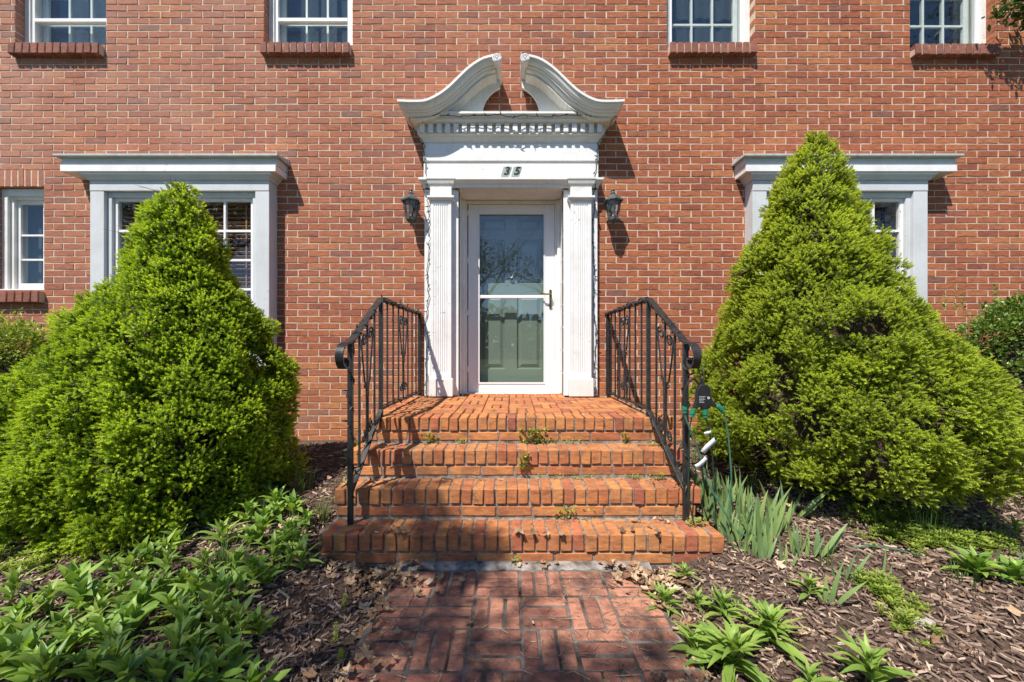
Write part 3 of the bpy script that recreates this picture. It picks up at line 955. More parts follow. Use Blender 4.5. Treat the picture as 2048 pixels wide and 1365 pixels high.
# inner green door: rails, stiles and raised panels
IY = .345
d = MB()
PX = [(-.335, -.065), (.065, .335)]
PZ = [(.945, 1.755), (1.878, 2.36), (2.45, 2.60)]
z_edges = [.705, .945, 1.755, 1.878, 2.36, 2.45, 2.60, 2.70]
for a, b in ((-.458, -.335), (-.065, .065), (.335, .458)):
    d.box(a, b, IY, IY + .04, .705, 2.70)
for i in (0, 2, 4, 6):
    for a, b in PX:
        d.box(a, b, IY, IY + .04, z_edges[i], z_edges[i + 1])
gd = d.build('front_door', 'green', house, label='sage green six panel front door behind the storm glass')
for a, b in PX:
    for u, v in PZ:
        q = MB()
        def ring(i, y): return [(a + i, y, u + i), (b - i, y, u + i), (b - i, y, v - i), (a + i, y, v - i)]
        q.rings([ring(0, IY + .001), ring(.010, IY + .024), ring(.020, IY + .024), ring(.055, IY + .006), ring(.058, IY + .006)], cap=False)
        q.add(ring(.058, IY + .006), [(0, 1, 2, 3)])
        q.build('panel', 'green', gd)
q = MB()
q.lathe([(.004, -.012), (.026, -.012), (.032, -.006), (.032, 0)], (.0, IY - .002, 2.045), 14, 'y')
q.tube([(-.018, IY - .014, 2.04), (-.030, IY - .024, 1.99), (-.018, IY - .028, 1.945), (0, IY - .03, 1.93), (.018, IY - .028, 1.945), (.030, IY - .024, 1.99), (.018, IY - .014, 2.04)], .006, 8)
q.tube([(0, IY - .01, 2.05), (0, IY - .016, 2.085), (0, IY - .010, 2.11)], [.016, .011, .003], 8)
q.lathe([(.003, -.02), (.013, -.016), (.013, 0)], (.0, IY, 1.93), 10, 'y')
q.build('knocker', 'pewter', gd, smooth=True)

# ------------------------------------------------------------------ house number plates
def digit(ch, xc, lab):
    p = thing('house_number_plate', lab, 'house number', (xc, -.091, 2.895), 'house number plates above the door')
    q = MB()
    sh = .014
    q.prism([(-.038 - sh, -.045), (.038 - sh, -.045), (.038 + sh, .045), (-.038 + sh, .045)], lambda v: (xc + v[0], -.0955, 2.895 + v[1]), lambda v: (xc + v[0], -.0905, 2.895 + v[1]))
    q.build('plate', 'plate', p)
    cu = bpy.data.curves.new('digit', 'FONT')
    cu.body = ch; cu.size = .108; cu.extrude = .0012; cu.offset = .0036; cu.shear = .30
    cu.align_x = 'CENTER'; cu.align_y = 'CENTER'
    cu.materials.append(M['black'])
    o = bpy.data.objects.new('digit', cu)
    COL.objects.link(o)
    me = bpy.data.meshes.new_from_object(o.evaluated_get(bpy.context.evaluated_depsgraph_get()))
    bpy.data.objects.remove(o)
    o = bpy.data.objects.new('digit', me)
    put(o, p)
    o.location = (xc, -.0968, 2.895); o.rotation_euler = (math.pi / 2, 0, 0)
digit('3', -.047, 'grey slanted plate with black numeral three above the door')
digit('5', .052, 'right hand grey slanted plate, its black numeral reads five')

# ------------------------------------------------------------------ wall lanterns
def lantern(x, lab):
    y = -.135
    p = thing('wall_lantern', lab, 'lantern', (x, -.0, 2.40), 'coach lanterns either side of the door')
    zc = 2.60
    q = MB()                                          # hood
    q.lathe([(.098, zc - .022), (.100, zc - .014), (.055, zc + .030), (.030, zc + .050), (.020, zc + .056)], (x, y, 0), 6)
    q.build('hood', 'lantern', p)
    q = MB(); q.lathe([(.020, zc + .056), (.026, zc + .062), (.014, zc + .072), (.012, zc + .084), (.018, zc + .092), (.008, zc + .102), (.006, zc + .112), (.001, zc + .124)], (x, y, 0), 10)
    q.build('finial', 'lantern', p, smooth=True)
    zt, zb, rt, rb_ = zc - .022, zc - .190, .074, .047
    fr_ = MB()
    for k in range(6):
        a = 2 * math.pi * (k + .5) / 6
        fr_.bar((x + rt * math.cos(a), y + rt * math.sin(a), zt), (x + rb_ * math.cos(a), y + rb_ * math.sin(a), zb), .009, .009, (math.cos(a), math.sin(a), 0))
    fr_.lathe([(rb_ + .003, zb - .006), (rb_ + .005, zb + .020), (rb_ - .002, zb + .022)], (x, y, 0), 6)
    fr_.lathe([(.010, zb - .034), (.034, zb - .022), (rb_ + .003, zb - .006)], (x, y, 0), 6)
    fr_.lathe([(.002, zb - .066), (.008, zb - .058), (.006, zb - .048), (.011, zb - .034)], (x, y, 0), 8)
    fr_.build('frame', 'lantern', p)
    for k in range(6):
        a0, a1 = 2 * math.pi * (k - .5) / 6, 2 * math.pi * (k + .5) / 6
        g_ = MB()
        rr = .92
        g_.add([(x + rt * rr * math.cos(a0), y + rt * rr * math.sin(a0), zt), (x + rt * rr * math.cos(a1), y + rt * rr * math.sin(a1), zt),
                (x + rb_ * rr * math.cos(a1), y + rb_ * rr * math.sin(a1), zb + .02), (x + rb_ * rr * math.cos(a0), y + rb_ * rr * math.sin(a0), zb + .02)], [(0, 1, 2, 3)])
        g_.build('pane', 'lamp_glass', p)
    q = MB(); q.lathe([(.010, zb), (.010, zb + .07), (.013, zb + .075)], (x, y, 0), 10); q.lathe([(.012, zb + .075), (.018, zb + .10), (.012, zb + .125), (.002, zb + .135)], (x, y, 0), 10)
    q.build('bulb', 'tagpaper', p, smooth=True)
    q = MB(); q.lathe([(.052, -.001), (.052, -.012), (.040, -.022), (.012, -.026)], (x, 0, zc + .0), 16, 'y')
    q.tube([(x, -.015, zc - .0), (x, -.05, zc + .015), (x, -.085, zc + .05), (x, -.12, zc + .062), (x, y, zc + .058)], .008, 8)
    q.build('bracket', 'lantern', p, smooth=True)
lantern(-.965, 'dark metal coach lantern on the brick left of the doorway')
lantern(.985, 'dark metal coach lantern on the brick right of the doorway')
# ================================================================== ground, path and steps
def sstep(t):
    t = max(0.0, min(1.0, t)); return t * t * (3 - 2 * t)
def gz(x, y):
    """height of the mulch bed"""
    t = sstep((y + 2.7) / 2.6)
    s = sstep((abs(x - .04) - .66) / .75)
    h = -.035 + s * (.085 + .20 * t)
    if y > -1.80 and abs(x - .03) > 1.02:
        h = max(h, .02 + .20 * sstep((y + 1.9) / 1.3))
    if y < -3.0:
        h *= 1 - sstep((-3.0 - y) / 1.2)
    return h + .016 * noise.noise((x * 3, y * 3, 0)) * s + .008 * noise.noise((x * 11, y * 11, 3)) * s

nx, ny = 300, 120
X0, X1, Y0, Y1 = -7.5, 7.5, -4.6, .03
vs = []
for j in range(ny + 1):
    for i in range(nx + 1):
        x, y = X0 + (X1 - X0) * i / nx, Y0 + (Y1 - Y0) * j / ny
        vs.append((x, y, gz(x, y)))
fl = []
for j in range(ny):
    for i in range(nx):
        a = j * (nx + 1) + i
        fl += [a, a + 1, a + nx + 2, a + nx + 1]
o = bpy.data.objects.new('ground', np_mesh('ground', vs, fl, [4] * (nx * ny), M['soil'], smooth=True))
put(o); tag(o, kind='structure')
b = MB()
for (x0, x1, y0, y1) in ((-160, 160, -160, -4.55), (-160, -7.4, -4.55, 60), (7.4, 160, -4.55, 60), (-7.4, 7.4, 4.7, 60)):
    b.add([(x0, y0, -.02), (x1, y0, -.02), (x1, y1, -.02), (x0, y1, -.02)], [(0, 1, 2, 3)])
tag(b.build('lawn', 'lawn'), kind='structure')

# path: basket weave of bricks
b = MB(); b.box(-.60, .685, -4.5, -1.76, -.08, -.0065)
path = tag(b.build('path', 'path_mortar'), kind='structure')
pav = [box_brick('brick', .199, .0575, .06, 'path_brick', 400 + s) for s in range(10)]
PU = .209
for row in range(10):
    yb = -1.846 - row * PU
    for col in range(6):
        xa = -.583 + col * PU
        horiz = col in (0, 5) or ((row + col) % 2 == 0)
        for k in range(3):
            if horiz:
                loc = (xa + PU / 2, yb - (k + .5) * PU / 3); rz = 0
            else:
                loc = (xa + (k + .5) * PU / 3, yb - PU / 2); rz = math.pi / 2
            copy_at(pav[R.randrange(10)], 'brick', path, (loc[0] + R.uniform(-.003, .003), loc[1] + R.uniform(-.003, .003), -.030 + R.uniform(-.003, .002)),
                    (R.uniform(-.012, .012), R.uniform(-.008, .008), rz + R.uniform(-.015, .015) + (math.pi if R.random() < .5 else 0)))
# lime-stained strip between path and bottom step
b = MB()
n = 60
rg = []
for i in range(n + 1):
    x = -.62 + 1.36 * i / n
    rg.append([(x, -1.745, .010), (x, -1.79 + R.uniform(-.006, .004), .007), (x, -1.825 + R.uniform(-.014, .010), -.003), (x, -1.84, -.012)])
b.rings(rg, cap=False, closed=False)
tag(b.build('mortar_strip', 'lime', path), kind=None)

# steps
steps = thing('brick_steps', 'four orange brick steps with a basket weave landing up to the front door', 'steps', (0, -.9, 0))
SX0, SX1 = -1.045, 1.10
LV = [(-1.782, .156), (-1.577, .328), (-1.372, .503), (-1.167, .680)]     # front edge y, top z
core = MB()
for i, (yf, zt) in enumerate(LV):
    yb = LV[i + 1][0] + .06 if i < 3 else -.003
    core.box(SX0 + .008 + .002 * i, SX1 - .008 - .002 * i, yf + .014, yb, -.12, zt - (.007 if i < 3 else .022))
core.build('step_bed', 'step_mortar', steps)
rowl = [box_brick('rowlock_brick', .0575, .192, .091, 'step_brick', 500 + s) for s in range(9)]
stre = [box_brick('brick', .201, .09, .058, 'step_brick', 520 + s) for s in range(8)]
for i, (yf, zt) in enumerate(LV):
    x = SX0 + R.uniform(0, .006) + (.022 if i == 0 else 0); row = []
    while x < SX1 - .085:
        row.append((x, .0575)); x += .0575 + R.uniform(.0085, .0125)
    row.append((x, max(.06, SX1 - x)))
    for (xa, wd) in row:
        s = wd / .0575
        xc = xa + wd / 2
        # the two bottom corners have settled a little
        sag = -.006 * max(0, abs(xc) - .85) / .2 if i == 0 else 0
        copy_at(rowl[R.randrange(9)], 'rowlock_brick', steps, (xc, yf + .096 + R.uniform(-.004, .004), zt - .0455 + R.uniform(-.0025, .002) + sag),
                (R.uniform(-.014, .014), R.uniform(-.02, .02), R.uniform(-.012, .012) + (math.pi if R.random() < .5 else 0)), (s, 1, 1))
    zc = zt - .094 - .011 - .029
    x = SX0 + .01 + (.1 if i % 2 else 0)
    if i % 2:
        copy_at(stre[0], 'brick', steps, (SX0 + .06, yf + .053, zc), (0, 0, 0), (.095 / .201, 1, 1))
        x = SX0 + .117
    while x < SX1 - .05:
        L = min(.201, SX1 - .006 - x)
        copy_at(stre[R.randrange(8)], 'brick', steps, (x + L / 2, yf + .053 + R.uniform(-.002, .002), zc + R.uniform(-.001, .001)), (0, 0, R.uniform(-.006, .006)), (L / .201, 1, 1))
        x += L + .0115
# landing paving
land, lj = [box_brick('brick', .1985, .058, .05, 'step_brick', 540 + s) for s in range(8)], MB()
for row in range(6):
    yb = -.962 + row * PU
    for col in range(11):
        xa = SX0 + .005 + col * PU * .9325 * 1.048
        if xa + PU > SX1 + .02: continue
        for k in range(3):
            hz = (row + col) % 2 == 0
            lx, ly = (xa + PU / 2, yb + (k + .5) * PU / 3) if hz else (xa + (k + .5) * PU / 3, yb + PU / 2)
            if ly > -.03 and abs(lx) > .5: continue
            if ly > .20: continue
            z = .680 + .018 * (ly + 1.0) / 1.1 - .025 + R.uniform(-.0015, .0012)
            if row < 3 and col < 10:
                copy_at(land[R.randrange(8)], 'brick', steps, (lx, ly, z), (.016, R.uniform(-.006, .006), (0 if hz else math.pi / 2) + R.uniform(-.01, .01)))
            else:
                a, c = (.099, .029) if hz else (.029, .099)
                lj.box(lx - a, lx + a, ly - c, ly + c, z - .025, z + .025)
lj.build('paving', 'step_brick', steps, bev=.003, kind='stuff')
# flanks of the steps
fk = MB()
for sx, xx in ((-1, SX0 + .004), (1, SX1 - .004)):
    for i, (yf, zt) in enumerate(LV):
        yb = LV[i + 1][0] if i < 3 else 0
        for c in range(5):
            zz = zt - .125 - c * .068
            if zz < .0: break
            for q in range(6):
                ya = yf + .12 + q * .2125 + (.1 if c % 2 else 0); yb2 = min(ya + .204, -.01)
                if yb2 - ya > .03 and (i == 3):
                    fk.box(*sorted((xx, xx - sx * .05)), ya, yb2, zz - .029, zz + .029)
fk.build('flank_brickwork', 'step_brick', steps, kind='stuff')

# mulch: bark chips
def chips(n, area, keep, zoff=.004, seed=1, lmin=.018, lmax=.075):
    r = random.Random(seed); V = []; F = []
    c = 0
    while c < n:
        x, y = r.uniform(area[0], area[1]), r.uniform(area[2], area[3])
        if not keep(x, y, r): continue
        c += 1
        L = r.uniform(lmin, lmax) * (1 if r.random() < .8 else 1.5); w_ = r.uniform(.003, .0085); h = r.uniform(.0015, .0045)
        a = r.uniform(0, math.pi * 2); tl = r.gauss(0, .22)
        d = Vector((math.cos(a) * math.cos(tl), math.sin(a) * math.cos(tl), math.sin(tl)))
        s = Vector((-math.sin(a), math.cos(a), r.gauss(0, .35))).normalized(); u = d.cross(s).normalized()
        p = Vector((x, y, gz(x, y) + zoff + r.random() * .012))
        base = len(V)
        tw = r.uniform(.3, .9)
        for e, k in ((-1, tw), (0, 1.0), (1, r.uniform(.25, .8))):
            off = u * (r.uniform(-.004, .004)) if e == 0 else Vector((0, 0, 0))
            for q1, q2 in ((-1, -1), (1, -1), (1, 1), (-1, 1)):
                V.append(tuple(p + d * (e * L / 2) + s * (q1 * w_ * k / 2) + u * (q2 * h) + off))
        for m in (0, 4):
            for k in range(4):
                F.append((base + m + k, base + m + (k + 1) % 4, base + m + 4 + (k + 1) % 4, base + m + 4 + k))
        F += [(base, base + 3, base + 2, base + 1), (base + 8, base + 9, base + 10, base + 11)]
    return V, F
def bed(x, y, r):
    if -1.80 < y and SX0 - .03 < x < SX1 + .03: return False
    e = .03 * math.sin(y * 9) + .02 * math.sin(y * 23)
    if -.57 + e < x < .66 + e and r.random() < .985: return False
    dist = (y + 3.85)
    return r.random() < min(1, 1.9 / max(.5, dist) ** 1.0)
V, F = chips(44000, (-5.0, 5.0, -2.85, -.12), bed, seed=3, lmin=.012, lmax=.046)
b = MB(); b.v, b.f = V, F
o = b.build('mulch', 'mulch'); tag(o, 'shredded brown bark mulch spread over both planting beds', 'mulch', kind='stuff')

# fallen leaves
def dry_leaf(r, p, size):
    """a curled lobed leaf: fan of 9 rim points about a centre line"""
    a = r.uniform(0, 6.28); curl = r.uniform(.3, 1.1); rim = []
    tilt = Quaternion((r.uniform(-1, 1), r.uniform(-1, 1), 0.001), r.uniform(0, .9))
    for k in range(10):
        t = 2 * math.pi * k / 10
        rad = size * (.62 + .38 * (k % 2)) * r.uniform(.75, 1.1)
        v = Vector((rad * math.cos(t), rad * .72 * math.sin(t), 0))
        v.z = curl * (v.y * v.y) / size * 1.2 + r.uniform(-.12, .12) * size + curl * .3 * v.x * v.x / size
        v = tilt @ v
        rim.append(Vector((v.x * math.cos(a) - v.y * math.sin(a), v.x * math.sin(a) + v.y * math.cos(a), v.z)) + p)
    return [p] + rim, [(0, k, k % 10 + 1) for k in range(1, 11)]
rl = random.Random(21)
b = MB()
def leaves_at(n, cx, cy, sx, sy, lift=.012, smin=.012, smax=.038):
    for _ in range(n):
        x, y = rl.gauss(cx, sx), rl.gauss(cy, sy)
        z = max(gz(x, y), 0.0 if -.6 < x < .69 else -.05)
        if y > -1.80 and SX0 < x < SX1:
            z = .156 if y < -1.577 else .33 if y < -1.372 else .503 if y < -1.167 else .68
        b.add(*dry_leaf(rl, Vector((x, y, z + lift * rl.uniform(.6, 2.0))), rl.uniform(smin, smax)))
leaves_at(120, -.62, -1.93, .12, .09, .016)
leaves_at(60, -.75, -1.85, .14, .04, .016)
leaves_at(40, -.60, -2.15, .05, .12)
leaves_at(34, -.56, -2.55, .07, .07, .016)
leaves_at(95, .66, -1.90, .09, .07, .016)
leaves_at(36, .70, -2.12, .06, .12)
leaves_at(60, .60, -2.58, .12, .06, .014, .008, .028)
leaves_at(16, .17, -1.80, .07, .012)
leaves_at(20, .93, -1.61, .10, .02, .008, .008, .022)
leaves_at(120, 1.6, -2.2, .55, .35, .012, .008, .03)
leaves_at(70, -1.5, -2.2, .5, .3, .012, .008, .03)
leaves_at(40, 1.5, -1.3, .35, .2, .012, .01, .03)
leaves_at(40, -1.2, -1.3, .12, .35, .012, .01, .03)
tag(b.build('fallen_leaves', 'dryleaf'), 'curled brown dead leaves drifted along the path edges and bottom step', 'leaves', kind='stuff')
b = MB()                                        # needles, straw and grit on the paving
for _ in range(420):
    x, y = rl.uniform(-.58, .67), rl.uniform(-2.7, -1.85)
    if rl.random() < .45: x = rl.gauss(.45, .18)
    L = rl.uniform(.01, .05) * (2.2 if rl.random() < .08 else 1); a = rl.uniform(0, 6.28)
    b.bar((x, y, .004), (x + L * math.cos(a), y + L * math.sin(a), .005 + rl.random() * .006), .0016, .0014)
for i, (yf, zt) in enumerate(LV[:3]):
    for _ in range(60):
        x, y = rl.uniform(SX0, SX1), yf + rl.uniform(.12, .2)
        L = rl.uniform(.008, .03); a = rl.uniform(0, 6.28)
        b.bar((x, y, zt + .003), (x + L * math.cos(a), y + L * math.sin(a), zt + .004), .002, .002)
tag(b.build('straw_litter', 'dryleaf'), 'fine straw and needles scattered on the brick path and treads', 'litter', kind='stuff')

def twig(name, label, pts, r0, branches=()):
    q = MB()
    q.tube(pts, [r0 * (1 - .6 * i / (len(pts) - 1)) for i in range(len(pts))], 6)
    for br in branches:
        q.tube(br, [r0 * .6] + [r0 * .35] * (len(br) - 1), 5)
    tag(q.build(name, 'bark' if r0 > .0035 else 'drywood', smooth=True), label, 'twig')
twig('twig', 'forked dark twig lying across the third brick step', [(-.44, -1.41, .336), (-.36, -1.44, .340), (-.30, -1.40, .345), (-.20, -1.43, .340), (-.17, -1.44, .338)], .004,
     [[(-.19, -1.43, .34), (-.22, -1.52, .337), (-.235, -1.58, .322), (-.21, -1.60, .29), (-.20, -1.60, .27)], [(-.36, -1.44, .34), (-.42, -1.47, .336)]])
twig('twig', 'long pale bent twig leaning over the left edge of the path', [(-.46, -1.97, .02), (-.47, -2.10, .035), (-.465, -2.19, .02), (-.50, -2.30, .012), (-.57, -2.42, .012)], .0034,
     [[(-.465, -2.19, .02), (-.52, -2.16, .02), (-.56, -2.14, .018)]])
twig('twig', 'thin pale twig on mulch beside the right hand plants', [(1.10, -2.22, .075), (1.22, -2.20, .082), (1.34, -2.16, .080)], .005)
# flat pale stone in the right bed
q = MB()
pts = [(-.040, -.006), (-.014, -.022), (.018, -.026), (.048, -.012), (.030, .012), (-.016, .020)]
c = (1.62, -2.33)
q.rings([[(c[0] + x * k, c[1] + y * k, z) for x, y in pts] for k, z in ((.7, .04), (1.0, .070), (.95, .082), (.6, .088))])
tag(q.build('stone', 'stone', smooth=False, bev=.006), 'flat pale stone lying on the mulch at lower right', 'stone')

# ------------------------------------------------------------------ iron railings
def spiral(c, r, turns, a0, sgn, n=16, rend=.25):
    return [(c[0] + r * (1 - (1 - rend) * t / n) * math.cos(a0 + sgn * 2 * math.pi * turns * t / n),
             c[1] + r * (1 - (1 - rend) * t / n) * math.sin(a0 + sgn * 2 * math.pi * turns * t / n)) for t in range(n + 1)]
def railing(xa, xb, xc, yfoot, label):
    """xa at the wall, xb at the landing corner, xc at the foot post"""
    YB, YL, YF = -.04, -1.125, yfoot
    def X(y):
        return xa + (xb - xa) * (y - YB) / (YL - YB) if y > YL else xb + (xc - xb) * (y - YL) / (YF - YL)
    def top(y): return 1.508 if y > YL else 1.502 - (YL - y) / (YL - YF) * .315
    def bot(y): return .738 if y > YL else .735 - (YL - y) / (YL - YF) * .40
    P = lambda y, z: Vector((X(y), y, z))
    r = thing('iron_railing', label, 'railing', (xb, YL, .68), 'iron railings beside the steps')
    q = MB(); q.bar(P(YB, .70), P(YB, 1.506), .028, .028, (0, 1, 0)); q.build('post', 'iron', r, bev=.002)
    q = MB(); q.bar(P(YL, .676), P(YL, 1.50), .027, .027, (0, 1, 0)); q.build('post', 'iron', r, bev=.002)
    q = MB(); q.bar(P(YF, .150), P(YF, 1.185), .027, .027, (0, 1, 0)); q.build('post', 'iron', r, bev=.002)
    # cap rail with its rolled end
    cap = [(YB + .03, 1.512), (YL - .01, 1.512), (YL - .03, 1.500)]
    cap += [(YF + .02, 1.205), (YF - .02, 1.190), (YF - .07, 1.186), (YF - .11, 1.172), (YF - .137, 1.146), (YF - .146, 1.11), (YF - .136, 1.076), (YF - .112, 1.052),
            (YF - .082, 1.048), (YF - .062, 1.062), (YF - .058, 1.082), (YF - .068, 1.096), (YF - .084, 1.098)]
    q = MB(); rings = []
    for i, (y, z) in enumerate(cap):
        y0, z0 = cap[max(0, i - 1)]; y1, z1 = cap[min(len(cap) - 1, i + 1)]
        d = Vector((0, y1 - y0, z1 - z0)).normalized(); nrm = Vector((0, -d.z, d.y))
        c_ = Vector((X(max(y, YF)), y, z))
        hw, th = .021, .006
        rings.append([c_ + Vector((a * hw, 0, 0)) + nrm * (b_ * th) for a, b_ in ((-1, -1), (-1, 1), (-.4, 1.45), (.4, 1.45), (1, 1), (1, -1))])
    q.rings(rings); q.build('cap_rail', 'iron', r, smooth=True)
    q = MB()
    q.bar(P(YB, .736), P(YL, .734), .026, .012); q.bar(P(YL, .734), P(YF, .335), .034, .010)
    q.build('bottom_rail', 'iron', r, bev=.002)
    ys = [YB + (YL - YB) * k / 8 for k in range(1, 8)] + [YL + (YF - YL) * k / 4 for k in range(1, 4)]
    for y in ys:
        q = MB(); q.bar(P(y, bot(y)), P(y, top(y) - .002), .0112, .0112, (0, 1, 0)); q.build('baluster', 'iron', r)
    for yc, hw in ((YB + (YL - YB) * 4 / 8, .118), (YL + (YF - YL) * .5, .105)):
        zt, zb = top(yc) - .07, bot(yc) + .06
        zm = (zt + zb) / 2 + .02
        for sg in (-1, 1):
            q = MB()
            R1 = hw * .40
            shift = (lambda u: u)                       # scroll plane follows the rail
            def W(u, z):
                y = yc + sg * u
                return P(y, z + (top(y) - top(yc)) * .8)
            ctop = (hw * .52, zt - R1)
            s1 = spiral(ctop, R1, 1.15, math.radians(190), -1)
            s1 = list(reversed(s1))                     # spiral from inside to the outside of the upper scroll
            top_pts = [(a, b_) for a, b_ in spiral(ctop, R1, 1.35, math.radians(0), 1)]
            line = [(hw * .92, zt - R1 - .02), (hw * .80, zt - R1 - .09), (hw * .45, zm + .02), (hw * .16, zm - .05), (hw * .16, zm - .10)]
            q.tube([W(u, z) for u, z in reversed(top_pts)] + [W(u, z) for u, z in line], .0060, 5)
            cm = (hw * .38, zm - .012)
            q.tube([W(u, z) for u, z in reversed(spiral(cm, hw * .20, 1.1, math.radians(180), -1, 10))] + [W(hw * .14, zm - .06)], .0042, 5)
            cb = (hw * .50, zb + R1)
            q.tube([W(hw * .14, zm - .08), W(hw * .13, zb + R1 * 2.0), W(hw * .2, zb + R1 * 1.4)] + [W(u, z) for u, z in spiral(cb, R1 * .85, 1.35, math.radians(190), 1)], .0060, 5)
            q.build('scroll', 'iron', r, smooth=True)
    return r, P, top, bot
railL = railing(-.905, -.920, -.915, -1.655, 'black iron railing on the left of the steps with rolled end')
railR = railing(.955, .972, 1.02, -1.60, 'black iron railing on the right of the steps carrying a cord splitter')

# ------------------------------------------------------------------ dark fairy-light strings
def light_string(label, pts, loc, every=.11, jit=.006, seed=1):
    rr = random.Random(seed)
    s = thing('string_lights', label, 'string lights', loc, 'dark strings of fairy lights')
    dense = []
    for a, b_ in zip(pts[:-1], pts[1:]):
        a, b_ = Vector(a), Vector(b_); n = max(1, int((b_ - a).length / .03))
        for k in range(n):
            dense.append(a.lerp(b_, k / n) + Vector((rr.gauss(0, jit), rr.gauss(0, jit * .3), rr.gauss(0, jit * .6))))
    dense.append(Vector(pts[-1]))
    q = MB(); q.tube(dense, .0036, 5); q.build('wire', 'wire', s)
    q = MB(); acc = 0
    for a, b_ in zip(dense[:-1], dense[1:]):
        acc += (b_ - a).length
        if acc > every:
            acc = rr.uniform(-.02, .02)
            d = Vector((rr.uniform(-1, 1), rr.uniform(-.5, -.1), rr.uniform(-.8, .8))).normalized()
            q.tube([a, a + d * .012, a + d * .034], [.0050, .0052, .0022], 5)
    q.build('bulb', 'wire', s, kind='stuff')
pL = [(-.84, -.066, .72), (-.835, -.066, 1.0), (-.815, -.068, 1.25), (-.845, -.064, 1.40), (-.81, -.068, 1.62), (-.825, -.068, 1.9), (-.80, -.068, 2.25), (-.812, -.068, 2.5),
      (-.815, -.10, 2.74), (-.83, -.10, 2.82), (-.84, -.10, 3.0), (-.845, -.10, 3.17), (-.93, -.17, 3.26), (-.975, -.205, 3.36), (-.80, -.215, 3.375), (-.45, -.208, 3.36),
      (-.1, -.215, 3.375), (.02, -.22, 3.34), (.1, -.215, 3.372), (.35, -.208, 3.36), (.55, -.21, 3.372), (.80, -.215, 3.378), (.975, -.205, 3.36), (.93, -.17, 3.26), (.845, -.10, 3.17),
      (.835, -.10, 3.0), (.82, -.10, 2.82), (.815, -.10, 2.74), (.81, -.068, 2.5), (.80, -.068, 2.25), (.822, -.068, 1.9), (.815, -.068, 1.6), (.835, -.068, 1.3), (.82, -.066, 1.0), (.83, -.066, .72)]
light_string('dark string of fairy lights framing the doorway from landing to cornice', pL, (-.84, -.066, .72), seed=4)
for (rr_, P, top, bot), lab, sg in ((railL, 'dark fairy lights wound round the left iron railing', -1), (railR, 'dark fairy lights wound round the right iron railing', 1)):
    pts = []
    YF_ = -1.655 if sg < 0 else -1.60
    N = 120
    for i in range(N + 1):
        y = -.06 + (YF_ + .06) * i / N
        a = i * .95
        c_ = P(y, top(y) + .002)
        pts.append(c_ + Vector((.024 * math.cos(a), 0, .017 * math.sin(a))))
    for i in range(30):
        z = 1.15 - .85 * i / 29
        a = i * 1.1
        pts.append(P(YF_, z) + Vector((.022 * math.cos(a), .022 * math.sin(a), 0)))
    light_string(lab, pts, tuple(P(YF_, .15)), .09, .003, 9 + sg)
    pts = []
    for i in range(70):
        y = -.06 + (YF_ + .06) * i / 69
        c_ = P(y, bot(y)); a = i * .9
        pts.append(c_ + Vector((.018 * math.cos(a), 0, .014 * math.sin(a) + .002)))
    light_string(lab.replace('iron railing', 'bottom rail beside the steps'), pts, tuple(P(-.06, .74)), .12, .003, 19 + sg)

# ------------------------------------------------------------------ weatherproof cord splitter hanging on the right railing
cs = thing('cord_splitter', 'black outdoor cord splitter with green plugs hung on the right railing', 'power splitter', (1.055, -1.70, .90))
cx, cy, cz_ = 1.062, -1.715, .895
q = MB()
out = [(-.022, .082), (.022, .082), (.045, .06), (.046, .02), (.062, -.02), (.088, -.048), (.074, -.066), (.055, -.058), (.03, -.060), (.025, -.078), (-.005, -.078), (-.012, -.060), (-.030, -.060), (-.038, -.078), (-.062, -.068), (-.046, -.02), (-.042, .05)]
q.prism(out, lambda p: (cx + p[0] * .86, cy - .014, cz_ - .07 + (p[1] + .07) * .86), lambda p: (cx + p[0] * .86, cy + .014, cz_ - .07 + (p[1] + .07) * .86))
q.build('body', 'black', cs, bev=.005)
q = MB()
for i in range(5):
    L = (.044, .036, .040, .030, .036)[i]
    q.box(cx - .026, cx - .026 + L * .8, cy - .0158, cy - .0145, cz_ - .006 - i * .008, cz_ - .0035 - i * .008)
q.lathe([(.0075, -.0158), (.0075, -.0145)], (cx + .026, cy, cz_ - .012), 12, 'y')
q.build('printed_label', 'print', cs, kind='stuff')
q = MB(); q.tube([(cx, cy, cz_ + .055), (cx - .012, cy + .004, cz_ + .12), (cx - .018, cy + .02, cz_ + .162), (cx + .0, cy + .05, cz_ + .172), (cx + .014, cy + .02, cz_ + .160), (cx + .010, cy + .004, cz_ + .12), (cx + .002, cy, cz_ + .057)], .0035, 6); q.build('hanging_loop', 'black', cs, smooth=True)
q = MB(); q.tube([(cx - .008, cy, cz_ + .050), (cx - .05, cy - .004, cz_ + .095), (cx - .085, cy - .006, cz_ + .07), (cx - .10, cy - .006, cz_ + .03), (cx - .10, cy - .006, cz_ - .015)], .007, 8)
q.tube([(cx - .10, cy - .006, cz_ - .012), (cx - .10, cy - .006, cz_ - .05)], .018, 10); q.build('inlet_lead', 'black', cs, smooth=True)
plug_pts = [(cx - .10, cz_ - .05, 0), (cx - .050, cz_ - .074, -.25), (cx + .012, cz_ - .076, .05), (cx + .083, cz_ - .056, .75)]
for (x, z, tl) in plug_pts:
    q = MB(); d = Vector((math.sin(tl), 0, -math.cos(tl))); p = Vector((x, cy - .002, z))
    q.tube([p, p + d * .030], .0155, 10); q.tube([p + d * .030, p + d * .038], .0115, 10); q.tube([p + d * .038, p + d * .046], .013, 10); q.build('plug', 'plug', cs, smooth=True)
gcord = 'green extension cords plugged into the splitter'
def cord(label, pts, mat='cord', r=.0045):
    P_ = smooth_curve3(pts, 6)
    q = MB(); q.tube(P_, r, 7)
    o = q.build('extension_cord', mat, smooth=True); tag(o, label, 'cord', gcord); return o
